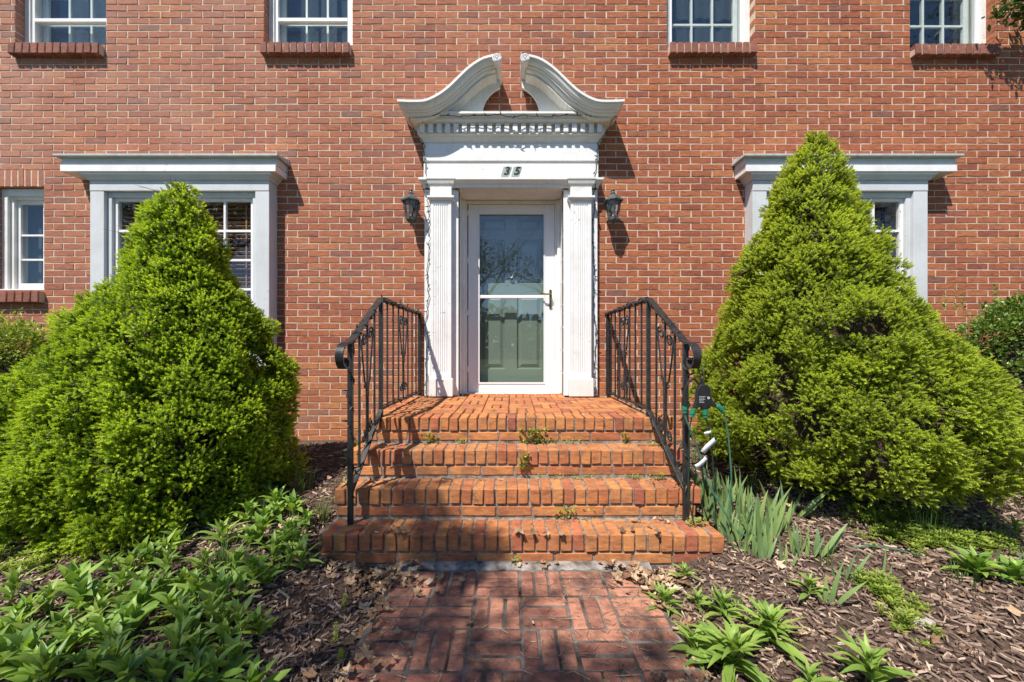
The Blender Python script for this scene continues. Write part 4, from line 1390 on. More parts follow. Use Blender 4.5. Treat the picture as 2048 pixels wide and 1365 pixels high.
def smooth_curve3(pts, n):
    out = []
    for i in range(len(pts) - 1):
        p0, p1, p2, p3 = (Vector(pts[max(0, min(len(pts) - 1, i + k))]) for k in (-1, 0, 1, 2))
        for j in range(n):
            t = j / n
            out.append(.5 * ((2 * p1) + (-p0 + p2) * t + (2 * p0 - 5 * p1 + 4 * p2 - p3) * t * t + (-p0 + 3 * p1 - 3 * p2 + p3) * t ** 3))
    out.append(Vector(pts[-1]))
    return out
cord('green extension cord from the inlet plug running down to the irises', [(cx - .10, cy - .002, cz_ - .09), (cx - .09, cy - .004, cz_ - .14), (cx - .05, cy, cz_ - .23), (cx - .01, cy + .005, cz_ - .34), (cx + .03, cy, cz_ - .48), (cx + .09, cy - .02, cz_ - .60), (cx + .17, cy - .05, .16), (cx + .30, cy - .02, .12)])
cord('dark cord straight down beside the front railing post', [(cx - .060, cy, cz_ - .115), (cx - .072, cy + .003, cz_ - .22), (cx - .070, cy + .006, cz_ - .36), (cx - .074, cy + .01, cz_ - .50), (cx - .06, cy + .02, .28), (cx - .02, cy + .05, .15)], 'cord_dark', .004)
cord('dark green cord with white tags between two paler cords', [(cx + .015, cy, cz_ - .12), (cx + .030, cy + .002, cz_ - .16), (cx + .055, cy + .008, cz_ - .28), (cx + .070, cy + .02, cz_ - .40), (cx + .085, cy + .03, cz_ - .55), (cx + .10, cy + .05, .18), (cx + .12, cy + .06, .10)], 'cord_dark', .0042)
cord('green extension cord arching out nearest the right spruce', [(cx + .113, cy - .002, cz_ - .092), (cx + .125, cy, cz_ - .12), (cx + .145, cy + .005, cz_ - .22), (cx + .160, cy + .01, cz_ - .36), (cx + .172, cy + .02, cz_ - .50), (cx + .175, cy + .04, .20), (cx + .20, cy + .06, .12)])
cord('teal hose-like cord lying across the right mulch bed', [(1.42, -1.80, .06), (1.6, -1.86, .09), (1.9, -1.85, .128), (2.2, -1.92, .085), (2.6, -1.95, .112), (3.2, -1.9, .09)], 'cord', .0036)
# paper tags
def paper_tag(label, pts, w_):
    q = MB(); rg = []
    for (x, y, z, tx, tz) in pts:
        rg.append([(x - tx * w_ / 2, y, z - tz * w_ / 2), (x + tx * w_ / 2, y, z + tz * w_ / 2)])
    q.rings(rg, cap=False, closed=False)
    o = q.build('cord_tag', 'tagpaper', smooth=True)
    m = o.modifiers.new('thick', 'SOLIDIFY'); m.thickness = .0008
    tag(o, label, 'tag', 'white tags on the green cords')
paper_tag('small white tag near the plugs on the dark green cord', [(cx + .005, cy - .012, cz_ - .21, .3, -1), (cx + .03, cy - .010, cz_ - .205, .2, -1), (cx + .045, cy - .008, cz_ - .20, .2, -1)], .017)
paper_tag('long white curled tag halfway down the dark green cord', [(cx + .068, cy - .004, cz_ - .245, .5, -.85), (cx + .045, cy - .010, cz_ - .262, .5, -.85), (cx + .018, cy - .011, cz_ - .285, .6, -.8), (cx - .004, cy - .010, cz_ - .315, .8, -.6)], .029)
paper_tag('white tag with folded corner hanging lowest among the cords', [(cx + .02, cy - .004, cz_ - .345, .6, -.75), (cx + .0, cy - .009, cz_ - .365, .5, -.85), (cx - .025, cy - .010, cz_ - .385, .5, -.85), (cx - .043, cy - .010, cz_ - .392, .5, -.85)], .025)
# ================================================================== plants
def spruce(name, label, base, apex_dx, prof, z0, ntuft, mat, seed, squash=1.0, tone=(0.25, 0.62), bare=None, dy0=0.0, clump=(.045, .095)):
    rng = np.random.default_rng(seed)
    bx, by = base
    t = thing(name, label, 'spruce', (bx, by, z0), 'dwarf conical spruces flanking the steps')
    zt = prof[0][0]
    pz = np.array([p[0] for p in prof][::-1]); pr = np.array([p[1] for p in prof][::-1])
    def rad(z): return np.interp(z, pz, pr)
    def ax(z): return bx + np.interp(z, apex_dx[0], apex_dx[1])
    def ay(z): return by + np.interp(z, (0.0, .65), (dy0, 0.0))
    # clumps on the cone's surface
    N = 1750
    zs_ = np.linspace(pz[0], pz[-1], 400); wgt = rad(zs_) + .05
    cz = np.interp(rng.random(N), np.cumsum(wgt) / wgt.sum(), zs_)
    th = rng.random(N) * 2 * np.pi
    lump = np.array([noise.noise((math.cos(a) * 2.2, math.sin(a) * 2.2, z * 2.6 + seed)) for a, z in zip(th, cz)])
    lump2 = np.array([noise.noise((math.cos(a) * 5, math.sin(a) * 5, z * 6.5 + seed * 2)) for a, z in zip(th, cz)])
    rc = rng.uniform(clump[0], clump[1], N) * np.clip(rad(cz) / .25, .5, 1.0)
    r = rad(cz) * (1 + .20 * lump + .21 * lump2) - rc * .55 + rng.normal(0, .014, N)
    r = np.maximum(r, 0)
    out = np.stack([np.cos(th), np.sin(th), np.full(N, .30)], 1)
    cc = np.stack([ax(cz) + r * np.cos(th), ay(cz) + r * np.sin(th) * squash, cz], 1)
    ctone = rng.normal(0, .09, N) + .10 * lump2
    # tufts per clump proportional to area
    p = rc ** 2; p /= p.sum()
    idx = rng.choice(N, ntuft, p=p)
    d = rng.normal(0, 1, (ntuft, 3)) * .62 + out[idx] * .95 + np.array([0, 0, .30])
    d /= np.linalg.norm(d, axis=1)[:, None]
    pos = cc[idx] + d * rc[idx][:, None] * rng.uniform(.78, 1.02, ntuft)[:, None]
    # a closed under-layer between the clumps
    fill = rng.random(ntuft) < .30
    zf = np.interp(rng.random(ntuft), np.cumsum(wgt) / wgt.sum(), zs_); tf = rng.random(ntuft) * 2 * np.pi
    lf1 = np.array([noise.noise((math.cos(a) * 2.2, math.sin(a) * 2.2, z * 2.6 + seed)) for a, z in zip(tf, zf)])
    lf2 = np.array([noise.noise((math.cos(a) * 5, math.sin(a) * 5, z * 6.5 + seed * 2)) for a, z in zip(tf, zf)])
    rf_ = np.maximum(rad(zf) * (.95 + .20 * lf1 + .21 * lf2) - .020 + rng.normal(0, .010, ntuft), .004)
    pf = np.stack([ax(zf) + rf_ * np.cos(tf), ay(zf) + rf_ * np.sin(tf) * squash, zf], 1)
    df = np.stack([np.cos(tf), np.sin(tf), np.full(ntuft, .5)], 1) + rng.normal(0, .25, (ntuft, 3))
    pos = np.where(fill[:, None], pf, pos); d = np.where(fill[:, None], df / np.linalg.norm(df, axis=1)[:, None], d)
    keep = (pos[:, 1] < -.06)
    if bare is not None:
        keep &= ~bare(pos, rng)
    pos, d, idx = pos[keep], d[keep], idx[keep]
    nt = len(pos)
    axis = d + rng.normal(0, .24, (nt, 3)) + np.array([0, 0, .15])
    axis /= np.linalg.norm(axis, axis=1)[:, None]
    K = 12
    L = rng.uniform(.022, .042, nt)
    ttone = tone[0] + (tone[1] - tone[0]) * rng.random(nt) + ctone[idx]
    # orthonormal frame
    a = np.where(np.abs(axis[:, 2:3]) < .9, np.array([[0, 0, 1.]]), np.array([[1., 0, 0]]))
    u = np.cross(axis, a); u /= np.linalg.norm(u, axis=1)[:, None]
    v = np.cross(axis, u)
    V = np.empty((nt, K, 3, 3)); TN = np.empty((nt, K, 3))
    for k in range(K):
        f = (k + .5) / K
        ang = k * 2.4 + rng.random(nt) * .8
        perp = u * np.cos(ang)[:, None] + v * np.sin(ang)[:, None]
        side = np.cross(axis, perp)
        spread = .95 - .62 * f
        nd = axis * (1 - spread * .62) + perp * spread
        nd /= np.linalg.norm(nd, axis=1)[:, None]
        b0 = pos + axis * (L * f)[:, None]
        ln = (.0165 - .0045 * f) * rng.uniform(.8, 1.2, nt)
        w_ = .0044
        V[:, k, 0] = b0 - side * w_; V[:, k, 1] = b0 + side * w_; V[:, k, 2] = b0 + nd * ln[:, None]
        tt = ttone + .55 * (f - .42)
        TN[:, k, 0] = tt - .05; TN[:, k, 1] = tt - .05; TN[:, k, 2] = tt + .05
    nv = nt * K * 3
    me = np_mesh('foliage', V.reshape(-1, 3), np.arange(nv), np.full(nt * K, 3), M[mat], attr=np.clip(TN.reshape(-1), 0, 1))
    o = bpy.data.objects.new('foliage', me); put(o, t); o.matrix_parent_inverse = Matrix.Translation(-Vector((bx, by, z0))); tag(o, kind='stuff')
    # closed dark core added inside to block light, coloured like twigs
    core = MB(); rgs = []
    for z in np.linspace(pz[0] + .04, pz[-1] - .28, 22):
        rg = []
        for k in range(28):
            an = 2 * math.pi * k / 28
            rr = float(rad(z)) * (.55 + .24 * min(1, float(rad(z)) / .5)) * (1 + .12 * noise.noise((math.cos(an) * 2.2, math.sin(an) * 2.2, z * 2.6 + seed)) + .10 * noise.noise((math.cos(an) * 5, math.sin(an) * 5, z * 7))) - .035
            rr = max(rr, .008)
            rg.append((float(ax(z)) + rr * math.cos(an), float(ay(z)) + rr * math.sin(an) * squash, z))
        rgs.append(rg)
    core.rings(rgs); core.build('light_blocking_core', 'core', t)
    tr = MB(); tr.tube([(bx, by, z0 - .15), (bx + .02, by, z0 + .4), (float(ax(zt)), by, zt - .30)], [.05, .04, .008], 9); tr.build('trunk', 'bark', t, smooth=True)
    # protruding dead twigs
    tw = MB(); rr = random.Random(seed)
    for _ in range(200):
        z = rr.uniform(pz[0], pz[0] + .75) if rr.random() < .75 else rr.uniform(pz[0], pz[-1])
        an = rr.uniform(math.pi, 2 * math.pi)
        r0 = float(rad(z)) * rr.uniform(.70, .88); r1 = r0 + rr.uniform(.05, .13)
        p0 = Vector((float(ax(z)) + r0 * math.cos(an), by + r0 * math.sin(an) * squash, z))
        p1 = p0 + Vector((math.cos(an), math.sin(an), rr.uniform(-.4, .5))) * (r1 - r0)
        p2 = p1 + Vector((math.cos(an) + rr.uniform(-.8, .8), math.sin(an) + rr.uniform(-.8, .8), rr.uniform(-.5, .9))) * rr.uniform(.02, .06)
        tw.tube([p0, p1, p2], [.0026, .0018, .0009], 4, cap=False)
        p3 = p1 + Vector((math.cos(an) + rr.uniform(-1, 1), math.sin(an) + rr.uniform(-1, 1), rr.uniform(-.9, .7))) * rr.uniform(.02, .05)
        tw.tube([p1, p3], [.0016, .0008], 4, cap=False)
    tw.build('twigs', 'drywood', t, kind='stuff')
    return t

PROF_L = [(2.253, 0.014), (2.183, 0.064), (2.104, 0.123), (2.017, 0.155), (1.877, 0.2), (1.72, 0.237), (1.597, 0.269), (1.475, 0.349), (1.352, 0.436), (1.186, 0.527), (0.939, 0.65), (0.702, 0.742), (0.483, 0.778), (0.301, 0.778), (0.137, 0.714)]
PROF_R = [(2.64, 0.012), (2.553, 0.065), (2.456, 0.137), (2.321, 0.187), (2.166, 0.232), (2.002, 0.252), (1.838, 0.332), (1.683, 0.382), (1.49, 0.43), (1.355, 0.53), (1.15, 0.61), (0.94, 0.69), (0.66, 0.79), (0.46, 0.77), (0.36, 0.7), (0.28, 0.52)]
def bareR(pos, rng):
    """bald spots low on the side facing the steps and one hole at half height"""
    x, y, z = pos.T
    n = np.array([noise.noise((a * 4.2, b * 4.2, c * 4.2)) for a, b, c in pos])
    low = (z < .78) & (x < 2.25) & (x > 1.45) & (n > .0) & (rng.random(len(pos)) < .8)
    left = (x < 1.85) & (z > .55) & (z < 1.25) & (n > .12) & (rng.random(len(pos)) < .8)
    hole = (((x - 2.02) / .17) ** 2 + ((z - 1.27) / .055) ** 2 < 1) & (y < -1.4)
    return low | left | hole
def bareL(pos, rng):
    x, y, z = pos.T
    n = np.array([noise.noise((a * 4, b * 4, c * 4 + 9)) for a, b, c in pos])
    hole = (((x + 1.78) / .06) ** 2 + ((z - .63) / .06) ** 2 < 1) & (y < -1.2)
    low = (z < .48) & (x > -1.9) & (n > .05) & (rng.random(len(pos)) < .7)
    return hole | low
spruce('conical_spruce', 'bright green conical spruce in front of the left bay window', (-2.32, -1.25), ((.13, .74, 1.38, 2.29), (-.08, .02, .06, .08)), PROF_L, .13, 56000, 'spruce_bright', 3, tone=(.25, .72), bare=bareL, dy0=-.10, squash=.86)
spruce('conical_spruce', 'taller olive green conical spruce with bald brown patches, right of the steps', (2.33, -1.13), ((.1, .95, 1.5, 2.0, 2.69), (0, -.10, -.24, -.23, -.19)), PROF_R, .12, 58000, 'spruce_olive', 5, tone=(.18, .70), bare=bareR)

def leaf_shrub(name, label, c, rads, n, mat, seed, size=(.030, .05), group=None, shoots=6):
    rng = random.Random(seed)
    t = thing(name, label, 'shrub', (c[0], c[1], gz(c[0], c[1])), group)
    q = MB()
    lumps = []
    for _ in range(90):
        th, ph = rng.uniform(0, 6.28), rng.uniform(-.5, 1.35)
        lumps.append((Vector((c[0] + rads[0] * .80 * math.cos(th) * math.cos(ph), c[1] + rads[1] * .80 * math.sin(th) * math.cos(ph), c[2] + rads[2] * .82 * math.sin(ph))), rng.uniform(.10, .19)))
    def leaf(p, d, L):
        s = d.cross(Vector((rng.uniform(-.4, .4), rng.uniform(-.4, .4), 1))).normalized() * L * .24
        m = p + d * L * .5
        up = s.cross(d).normalized() * L * .07
        q.add([p, m + s + up, p + d * L - up, m - s + up, m], [(0, 4, 1), (4, 2, 1), (0, 3, 4), (4, 3, 2)])
    for i in range(n):
        lc, lr = rng.choice(lumps)
        d = Vector((rng.gauss(0, 1), rng.gauss(0, 1), rng.gauss(.3, 1))).normalized()
        p = lc + d * lr * rng.uniform(.75, 1.05)
        if p.y > -.04: continue
        leaf(p, (d + Vector((rng.gauss(0, .6), rng.gauss(0, .6), rng.gauss(.25, .5)))).normalized(), rng.uniform(*size))
    for _ in range(shoots):
        p0 = Vector((c[0] + rng.uniform(-.8, .8) * rads[0], c[1] + rng.uniform(-.5, .5) * rads[1], c[2] + rads[2] * .85))
        h = rng.uniform(.14, .26)
        for k in range(14):
            p = p0 + Vector((0, 0, h * k / 13))
            a = k * 2.4
            leaf(p, Vector((math.cos(a), math.sin(a), .9)).normalized(), rng.uniform(*size) * (1.1 - .5 * k / 13))
    q.build('foliage', mat, t, kind='stuff')
    s = MB()
    for i in range(10):
        a = i * .63
        s.tube([(c[0] + .05 * math.cos(a), c[1] + .05 * math.sin(a), 0), (c[0] + .3 * rads[0] * math.cos(a), c[1] + .3 * rads[1] * math.sin(a), c[2] * .6), (c[0] + .7 * rads[0] * math.cos(a), min(-.08, c[1] + .7 * rads[1] * math.sin(a)), c[2] + rads[2] * .5)], [.016, .011, .004], 5)
    s.build('stem', 'bark', t)
    k_ = MB()  # dark core added to stop light passing between the leaves
    k_.lathe([(.02, -.76), (.52, -.55), (.62, -.1), (.55, .35), (.28, .55), (.02, .60)], (0, 0, 0), 14)
    k_.v = [(c[0] + x * rads[0], min(-.07, c[1] + y * rads[1]), c[2] + z * rads[2]) for x, y, z in k_.v]
    k_.build('light_blocking_core', 'core', t)
leaf_shrub('leafy_shrub', 'light green leafy shrub behind the left spruce at the house wall', (-4.58, -.50, .78), (.74, .42, .66), 11000, 'shrub_light', 31, (.03, .055), 'leafy shrubs against the wall')
leaf_shrub('leafy_shrub', 'dark glossy green shrub behind the right spruce at the house wall', (4.60, -.50, .85), (.82, .42, .76), 13000, 'shrub_leaf', 32, (.032, .055), 'leafy shrubs against the wall', 9)
leaf_shrub('leafy_shrub', 'low dark shrub in shade at the foot of the left spruce', (-3.35, -1.42, .34), (.34, .34, .34), 2600, 'shrub_leaf', 33, (.03, .05), None, 0)

# ------------------------------------------------------------------ broad-leaved perennials: each leaf its own part
def leaf_mesh(name, L, W, arch, fold, mat, seed, seg=6, wave=.0):
    rr = random.Random(seed); vs, fs = [], []
    for i in range(seg + 1):
        t = i / seg
        w_ = W * (math.sin(math.pi * (.06 + .94 * t) ** .85) ** .9 if t < 1 else 0) * .5
        w_ = max(w_, .0006) if i else W * .07
        x = L * t * (1 - .12 * arch * t); z = L * (.42 * arch * t - .60 * arch * t * t) + rr.uniform(-.004, .004) * t
        k = wave * math.sin(t * 9 + seed)
        vs += [(x, -w_, z + fold * w_ + k), (x, 0, z), (x, w_, z + fold * w_ - k)]
    for i in range(seg):
        a = i * 3
        fs += [(a, a + 1, a + 4, a + 3), (a + 1, a + 2, a + 5, a + 4)]
    me = bpy.data.meshes.new(name); me.from_pydata(vs, [], fs); me.materials.append(M[mat])
    for p in me.polygons: p.use_smooth = True
    return me
LEAF = [leaf_mesh('leaf', .115, .034 + .005 * (s % 3), .30 + .25 * (s % 4), .45, 'leaf', s, wave=.0012) for s in range(8)]
LEAFB = [leaf_mesh('leaf', .125, .021 + .004 * (s % 3), .5 + .28 * (s % 4), .40, 'leaf_bright', 20 + s, wave=.0012) for s in range(8)]
def perennial(name, label, x, y, n, size, group, meshes, seed, spread=(15, 72), tiers=3, h=.05, z=None):
    rr = random.Random(seed)
    z = gz(x, y) if z is None else z
    t = thing(name, label, 'plant', (x, y, z), group)
    lean = Vector((rr.uniform(-.25, .25), rr.uniform(-.25, .25), 1)).normalized()
    st = MB(); st.tube([(x, y, z - .02), Vector((x, y, z)) + lean * h * size * .6, Vector((x, y, z)) + lean * h * size], [.0045 * size, .004 * size, .002 * size], 5); st.build('stem', 'leaf', t)
    a = rr.uniform(0, 6.28)
    for i in range(n):
        f = i / max(1, n - 1)                          # 0 outer/low ... 1 inner/upright
        a += 2.4 + rr.uniform(-.3, .3)
        pitch = math.radians(spread[0] + (spread[1] - spread[0]) * f + rr.uniform(-9, 9))
        sc = size * (1.05 - .50 * f * f) * rr.uniform(.82, 1.12)
        o = copy_at(rr.choice(meshes), 'leaf', None, (0, 0, 0))
        o.parent = t
        p = lean * h * size * (.15 + .85 * f)
        o.matrix_parent_inverse = Matrix()
        o.location = p
        o.rotation_euler = (rr.uniform(-.25, .25), -pitch, a)
        o.scale = (sc, sc * rr.uniform(.85, 1.15), sc)
    return t

def at(px, py, h=.06):
    """bed position read off the photograph: ground point at height h"""
    Z = 770.0 * (EYE - h) / (py - 703.0)
    return (px - 1022.0) / 770.0 * Z, Z - DIST
LB = [(580, 460), (770, 395), (885, 455), (1110, 230), (1185, 205), (1320, 160), (1430, 235), (1560, 275), (1640, 215), (1215, 325), (1345, 320), (1465, 390), (1545, 400), (1635, 385), (400, 570), (100, 725),
      (45, 600), (135, 690), (425, 645), (520, 690), (640, 725), (745, 650), (785, 605), (865, 560), (990, 545), (1040, 590), (1110, 725), (1140, 650), (1290, 705), (1405, 690), (290, 765), (355, 815), (480, 790), (565, 800),
      (720, 745), (960, 770), (1005, 825), (1205, 805), (520, 995), (430, 970), (1080, 935), (1160, 960), (1345, 985), (800, 985), (875, 1015), (180, 1005), (255, 1025), (30, 940), (120, 955), (965, 885), (1060, 880), (1255, 870),
      (640, 860), (20, 800), (1440, 480), (1290, 560), (620, 940), (340, 900), (1150, 545), (930, 650), (1215, 690), (660, 1030), (1030, 1030), (1250, 120), (1090, 160), (1500, 160), (1380, 90), (1520, 330), (1400, 300), (880, 390), (640, 560), (250, 650), (540, 620), (1000, 700), (1180, 590), (150, 870), (60, 800), (1580, 180), (1480, 200), (1330, 220), (1240, 200), (1180, 300), (1590, 330), (1440, 130), (930, 350), (820, 420), (700, 470), (1360, 480), (1260, 450), (1080, 450)]
rp = random.Random(77)
used = set()
for i, (zx, zy) in enumerate(LB):
    px, py = zx / 2.695, 980 + zy / 2.695
    x, y = at(px, py + 6, .08)
    pale = rp.random() > .72
    tint = 'pale green' if pale else 'mid green'
    if py < 1120:
        lab = tint + ' leafy plant below the left spruce, ' + ('near the step' if px > 500 else 'under its skirt')
        g = 'perennials below the left spruce'
    else:
        row = 'cut off by the bottom edge' if py > 1335 else 'near the front of left bed' if py > 1270 else 'in mid left bed' if py > 1200 else 'at the back of left bed'
        side = 'by the path' if px > 430 else 'off the path' if px > 300 else 'midway left' if px > 150 else 'far left'
        lab = tint + ' plant ' + row + ', ' + side
        g = 'perennials in the left bed'
    perennial('leafy_perennial', lab, x, y, rp.randint(9, 13), rp.uniform(.88, 1.22), g, LEAFB if pale else LEAF, 900 + i, spread=(24, 80), h=.075)
RB = [(195, 515, 10, .85, 'spiky green plant at the right front corner of the bottom step'), (70, 650, 15, 1.05, 'narrow leaved plant hugging the right edge of the path'),
      (400, 705, 14, 1.0, 'narrow leaved plant just left of the irises in the right bed'), (265, 640, 8, .8, 'small leafy plant between two larger ones right of the path'),
      (640, 850, 26, 1.30, 'large arching leafy clump behind the biggest one in the right bed'), (430, 960, 34, 1.55, 'largest leafy clump beside the path at lower right'),
      (250, 900, 16, 1.1, 'leafy clump touching the path edge left of the largest clump'), (890, 1095, 7, .95, 'small light green seedling with rounded leaves in the right bed'),
      (1240, 1150, 16, 1.35, 'leafy plant cut off by the bottom edge in the right bed'), (870, 690, 9, 1.0, 'leafy plant at the base of the last tall iris'),
      (1795, 610, 14, 1.25, 'broad lettuce like plant at the far right of the bed'), (1990, 640, 10, 1.15, 'flat leafy plant cut off by the right edge'), (2005, 400, 8, 1.0, 'small leafy plant under the skirt of the right spruce')]
for i, (zx, zy, n, s, lab) in enumerate(RB):
    px, py = 1300 + zx / 2.738, 940 + zy / 2.738
    x, y = at(px, py, .07)
    perennial('leafy_perennial', lab, x, y, int(n * 1.5), s * .92, 'perennials in the right bed', LEAFB if i not in (10, 11) else LEAF, 700 + i, spread=(8, 74) if n > 12 else (14, 72), h=.06)

# ------------------------------------------------------------------ irises
BLADE = [leaf_mesh('blade', .27 + .03 * (s % 3), .019 + .003 * (s % 2), .10 + .16 * (s % 4), .18, 'iris', 40 + s, seg=6) for s in range(8)]
def iris(label, x, y, n, size, group, seed, lean=0.0):
    rr = random.Random(seed); z = gz(x, y)
    t = thing('iris', label, 'iris', (x, y, z), group)
    ang = rr.uniform(-.6, .6)
    for i in range(n):
        f = (i - (n - 1) / 2) / max(1, n - 1) * 2
        o = copy_at(rr.choice(BLADE), 'blade', None, (0, 0, 0)); o.parent = t; o.matrix_parent_inverse = Matrix()
        o.location = (f * .018 * math.cos(ang), f * .018 * math.sin(ang) + rr.uniform(-.008, .008), -.01)
        tilt = f * .22 + lean + rr.gauss(0, .16)
        yw = ang + rr.uniform(-.3, .3) + (math.pi if tilt < 0 else 0)
        o.rotation_euler = (rr.uniform(-.5, .5) + 1.2, -(math.pi / 2 - abs(tilt)), yw)
        sc = size * rr.uniform(.6, 1.1) * (1.05 - .25 * abs(f))
        o.scale = (sc, size * rr.uniform(.8, 1.15), sc)
ig = 'blue green irises beside the right railing'
ri = random.Random(55)
IR = [(300, 250), (330, 300), (370, 330), (400, 370), (420, 300), (455, 400), (470, 330), (505, 440), (520, 380), (560, 455), (575, 400), (620, 490), (600, 430), (650, 470), (350, 230), (395, 260), (440, 250), (480, 270), (540, 330), (620, 370),
      (665, 410), (310, 200), (690, 350), (720, 370)]
for i, (zx, zy) in enumerate(IR):
    x, y = at(1300 + zx / 2.738, 940 + zy / 2.738, .08)
    x = max(x, 1.13) if y > -1.80 else x
    iris('blue green iris fan in the dense row beside the right railing', x, y, ri.randint(5, 7), ri.uniform(.78, 1.05), ig, 60 + i, ri.uniform(-.05, .12))
IR2 = [(740, 520, 'short iris fan just past the dense iris row'), (795, 480, 'iris fan at the middle of the sparse iris row'), (860, 500, 'iris fan next to the tall pale blade'), (925, 500, 'tall pale iris blade standing alone'), (800, 310, 'iris fan with a long arching blade under the right spruce'),
       (980, 710, 'iris fan growing by a leafy plant in the open mulch'), (1045, 610, 'pair of short iris blades in the open mulch'), (1110, 610, 'iris with wide bent over blades in the open mulch'), (1270, 590, 'bent iris blade right of the wide bent one'),
       (1940, 570, 'iris shoot at the far right beside the lettuce like plant'), (2025, 610, 'iris shoot nearest the right edge of the picture')]
for i, (zx, zy, lab) in enumerate(IR2):
    x, y = at(1300 + zx / 2.738, 940 + zy / 2.738, .08)
    iris(lab, x, y, (4, 5, 4, 3, 4, 4, 2, 3, 2, 2, 3)[i], (.6, .75, .7, 1.0, 1.0, .85, .6, .8, .7, .75, .7)[i], 'sparse irises in the right bed', 160 + i, (.05, .1, .05, .25, .5, .25, .0, .9, .8, 0, -.1)[i])

# ------------------------------------------------------------------ grass tufts, ground cover, step weeds
def grass_tuft(label, x, y, n, h, spread, seed, z=None, mat='grass', group=None, name='grass_tuft'):
    rr = random.Random(seed); z = gz(x, y) if z is None else z
    q = MB()
    for _ in range(n):
        a = rr.uniform(0, 6.28); r0 = rr.random() ** .5 * spread; L = h * rr.uniform(.5, 1.1); bend = rr.uniform(.1, .8)
        p = Vector((x + r0 * math.cos(a), y + r0 * math.sin(a), z - .01)); d = Vector((math.cos(a + rr.uniform(-1, 1)), math.sin(a + rr.uniform(-1, 1)), 0))
        s = Vector((-d.y, d.x, 0)) * rr.uniform(.0018, .0032)
        pts = [p + d * (bend * L * t * t * .7) + Vector((0, 0, L * (t - .28 * bend * t * t))) for t in (0, .35, .7, 1)]
        vs = []
        for i, u in enumerate(pts[:-1]):
            k = (1, .85, .55)[i]
            vs += [u - s * k, u + s * k]
        vs.append(pts[-1])
        q.add(vs, [(0, 1, 3, 2), (2, 3, 5, 4), (4, 5, 6)])
    return tag(q.build(name, mat), label, 'grass', group)
gg = 'grass tufts in the beds'
for i, (px, py, n, h, sp, lab) in enumerate([(445, 1145, 130, .15, .085, 'dense grass tuft among the plants of the left bed'), (605, 1010, 44, .22, .06, 'tall thin grass beside the left railing foot'), (640, 1050, 40, .17, .05, 'pale grass tuft at the left end of the bottom step'), (560, 985, 40, .2, .07, 'grass tuft in the shade between spruce and steps'),
        (30, 1075, 12, .20, .04, 'few tall blades at the left edge under the spruce'), (330, 1070, 14, .20, .05, 'thin upright grass under the left spruce'), (1855, 1095, 30, .26, .07, 'wiry onion grass under the right spruce'), (1640, 1130, 26, .12, .06, 'short grass tuft behind the sparse irises'),
        (1390, 960, 30, .16, .04, 'grass growing against the right flank of the third step'),
        (1500, 1010, 34, .20, .06, 'loose grass between the irises and the right spruce'), (1560, 1045, 26, .16, .06, 'thin grass behind the sparse irises under the right spruce'), (1700, 1165, 22, .13, .05, 'short grass in the open mulch right of the last iris'),
        (1980, 1085, 30, .20, .07, 'wiry grass at the right edge under the spruce skirt'), (1480, 1190, 22, .12, .05, 'short grass beside the narrow leaved plant right of the path'), (1930, 1165, 24, .14, .05, 'grass tuft by the lettuce like plant at far right'),
        (590, 1080, 40, .15, .07, 'grass tuft among plants left of the bottom step'), (510, 1060, 36, .15, .07, 'grass tuft farther left of the bottom step'), (250, 1150, 30, .16, .06, 'grass tuft under the front of the left spruce'), (390, 1230, 30, .13, .06, 'short grass in the middle of the left bed')]):
    x, y = at(px, py, .08)
    grass_tuft(lab, x, y, n, h, sp, 80 + i, group=gg)
# cleavers and creeping green between the irises and the right spruce
q = MB(); rr = random.Random(91)
def whorl(p, L, n=6, tilt=.35):
    a0 = rr.uniform(0, 6.28)
    for k in range(n):
        a = a0 + 2 * math.pi * k / n
        d = Vector((math.cos(a), math.sin(a), tilt)).normalized(); s = Vector((-d.y, d.x, 0)) * L * .16
        q.add([p, p + d * L * .55 + s, p + d * L, p + d * L * .55 - s], [(0, 1, 2, 3)])
def patch(cx, cy, sx, sy, n, hmax=.07):
    for _ in range(n):
        x, y = rr.gauss(cx, sx), rr.gauss(cy, sy)
        if -.58 < x < .66 or (SX0 < x < SX1 and y > -1.8): continue
        z = gz(x, y); h = rr.uniform(.015, hmax)
        for k in range(3):
            whorl(Vector((x + rr.uniform(-.01, .01), y + rr.uniform(-.01, .01), z + h * (k + 1) / 3)), rr.uniform(.018, .034))
for (px, py, n, sx, sy) in ((1790, 1060, 150, .16, .05), (1840, 1090, 110, .14, .05), (1900, 1105, 90, .15, .04), (1760, 1180, 30, .035, .03), (1790, 1205, 26, .035, .03), (1830, 1250, 16, .04, .04), (1700, 1020, 60, .12, .05), (1440, 950, 90, .05, .10), (1960, 1100, 50, .12, .04)):
    x, y = at(px, py, .08); patch(x, y, sx, sy, n)
x, y = at(60, 1130, .08); patch(x, y, .10, .05, 50)
x, y = at(110, 1115, .08); patch(x, y, .09, .05, 40)
tag(q.build('ground_cover', 'weed'), 'low creeping green weeds in the mulch near the right spruce', 'weeds', kind='stuff')

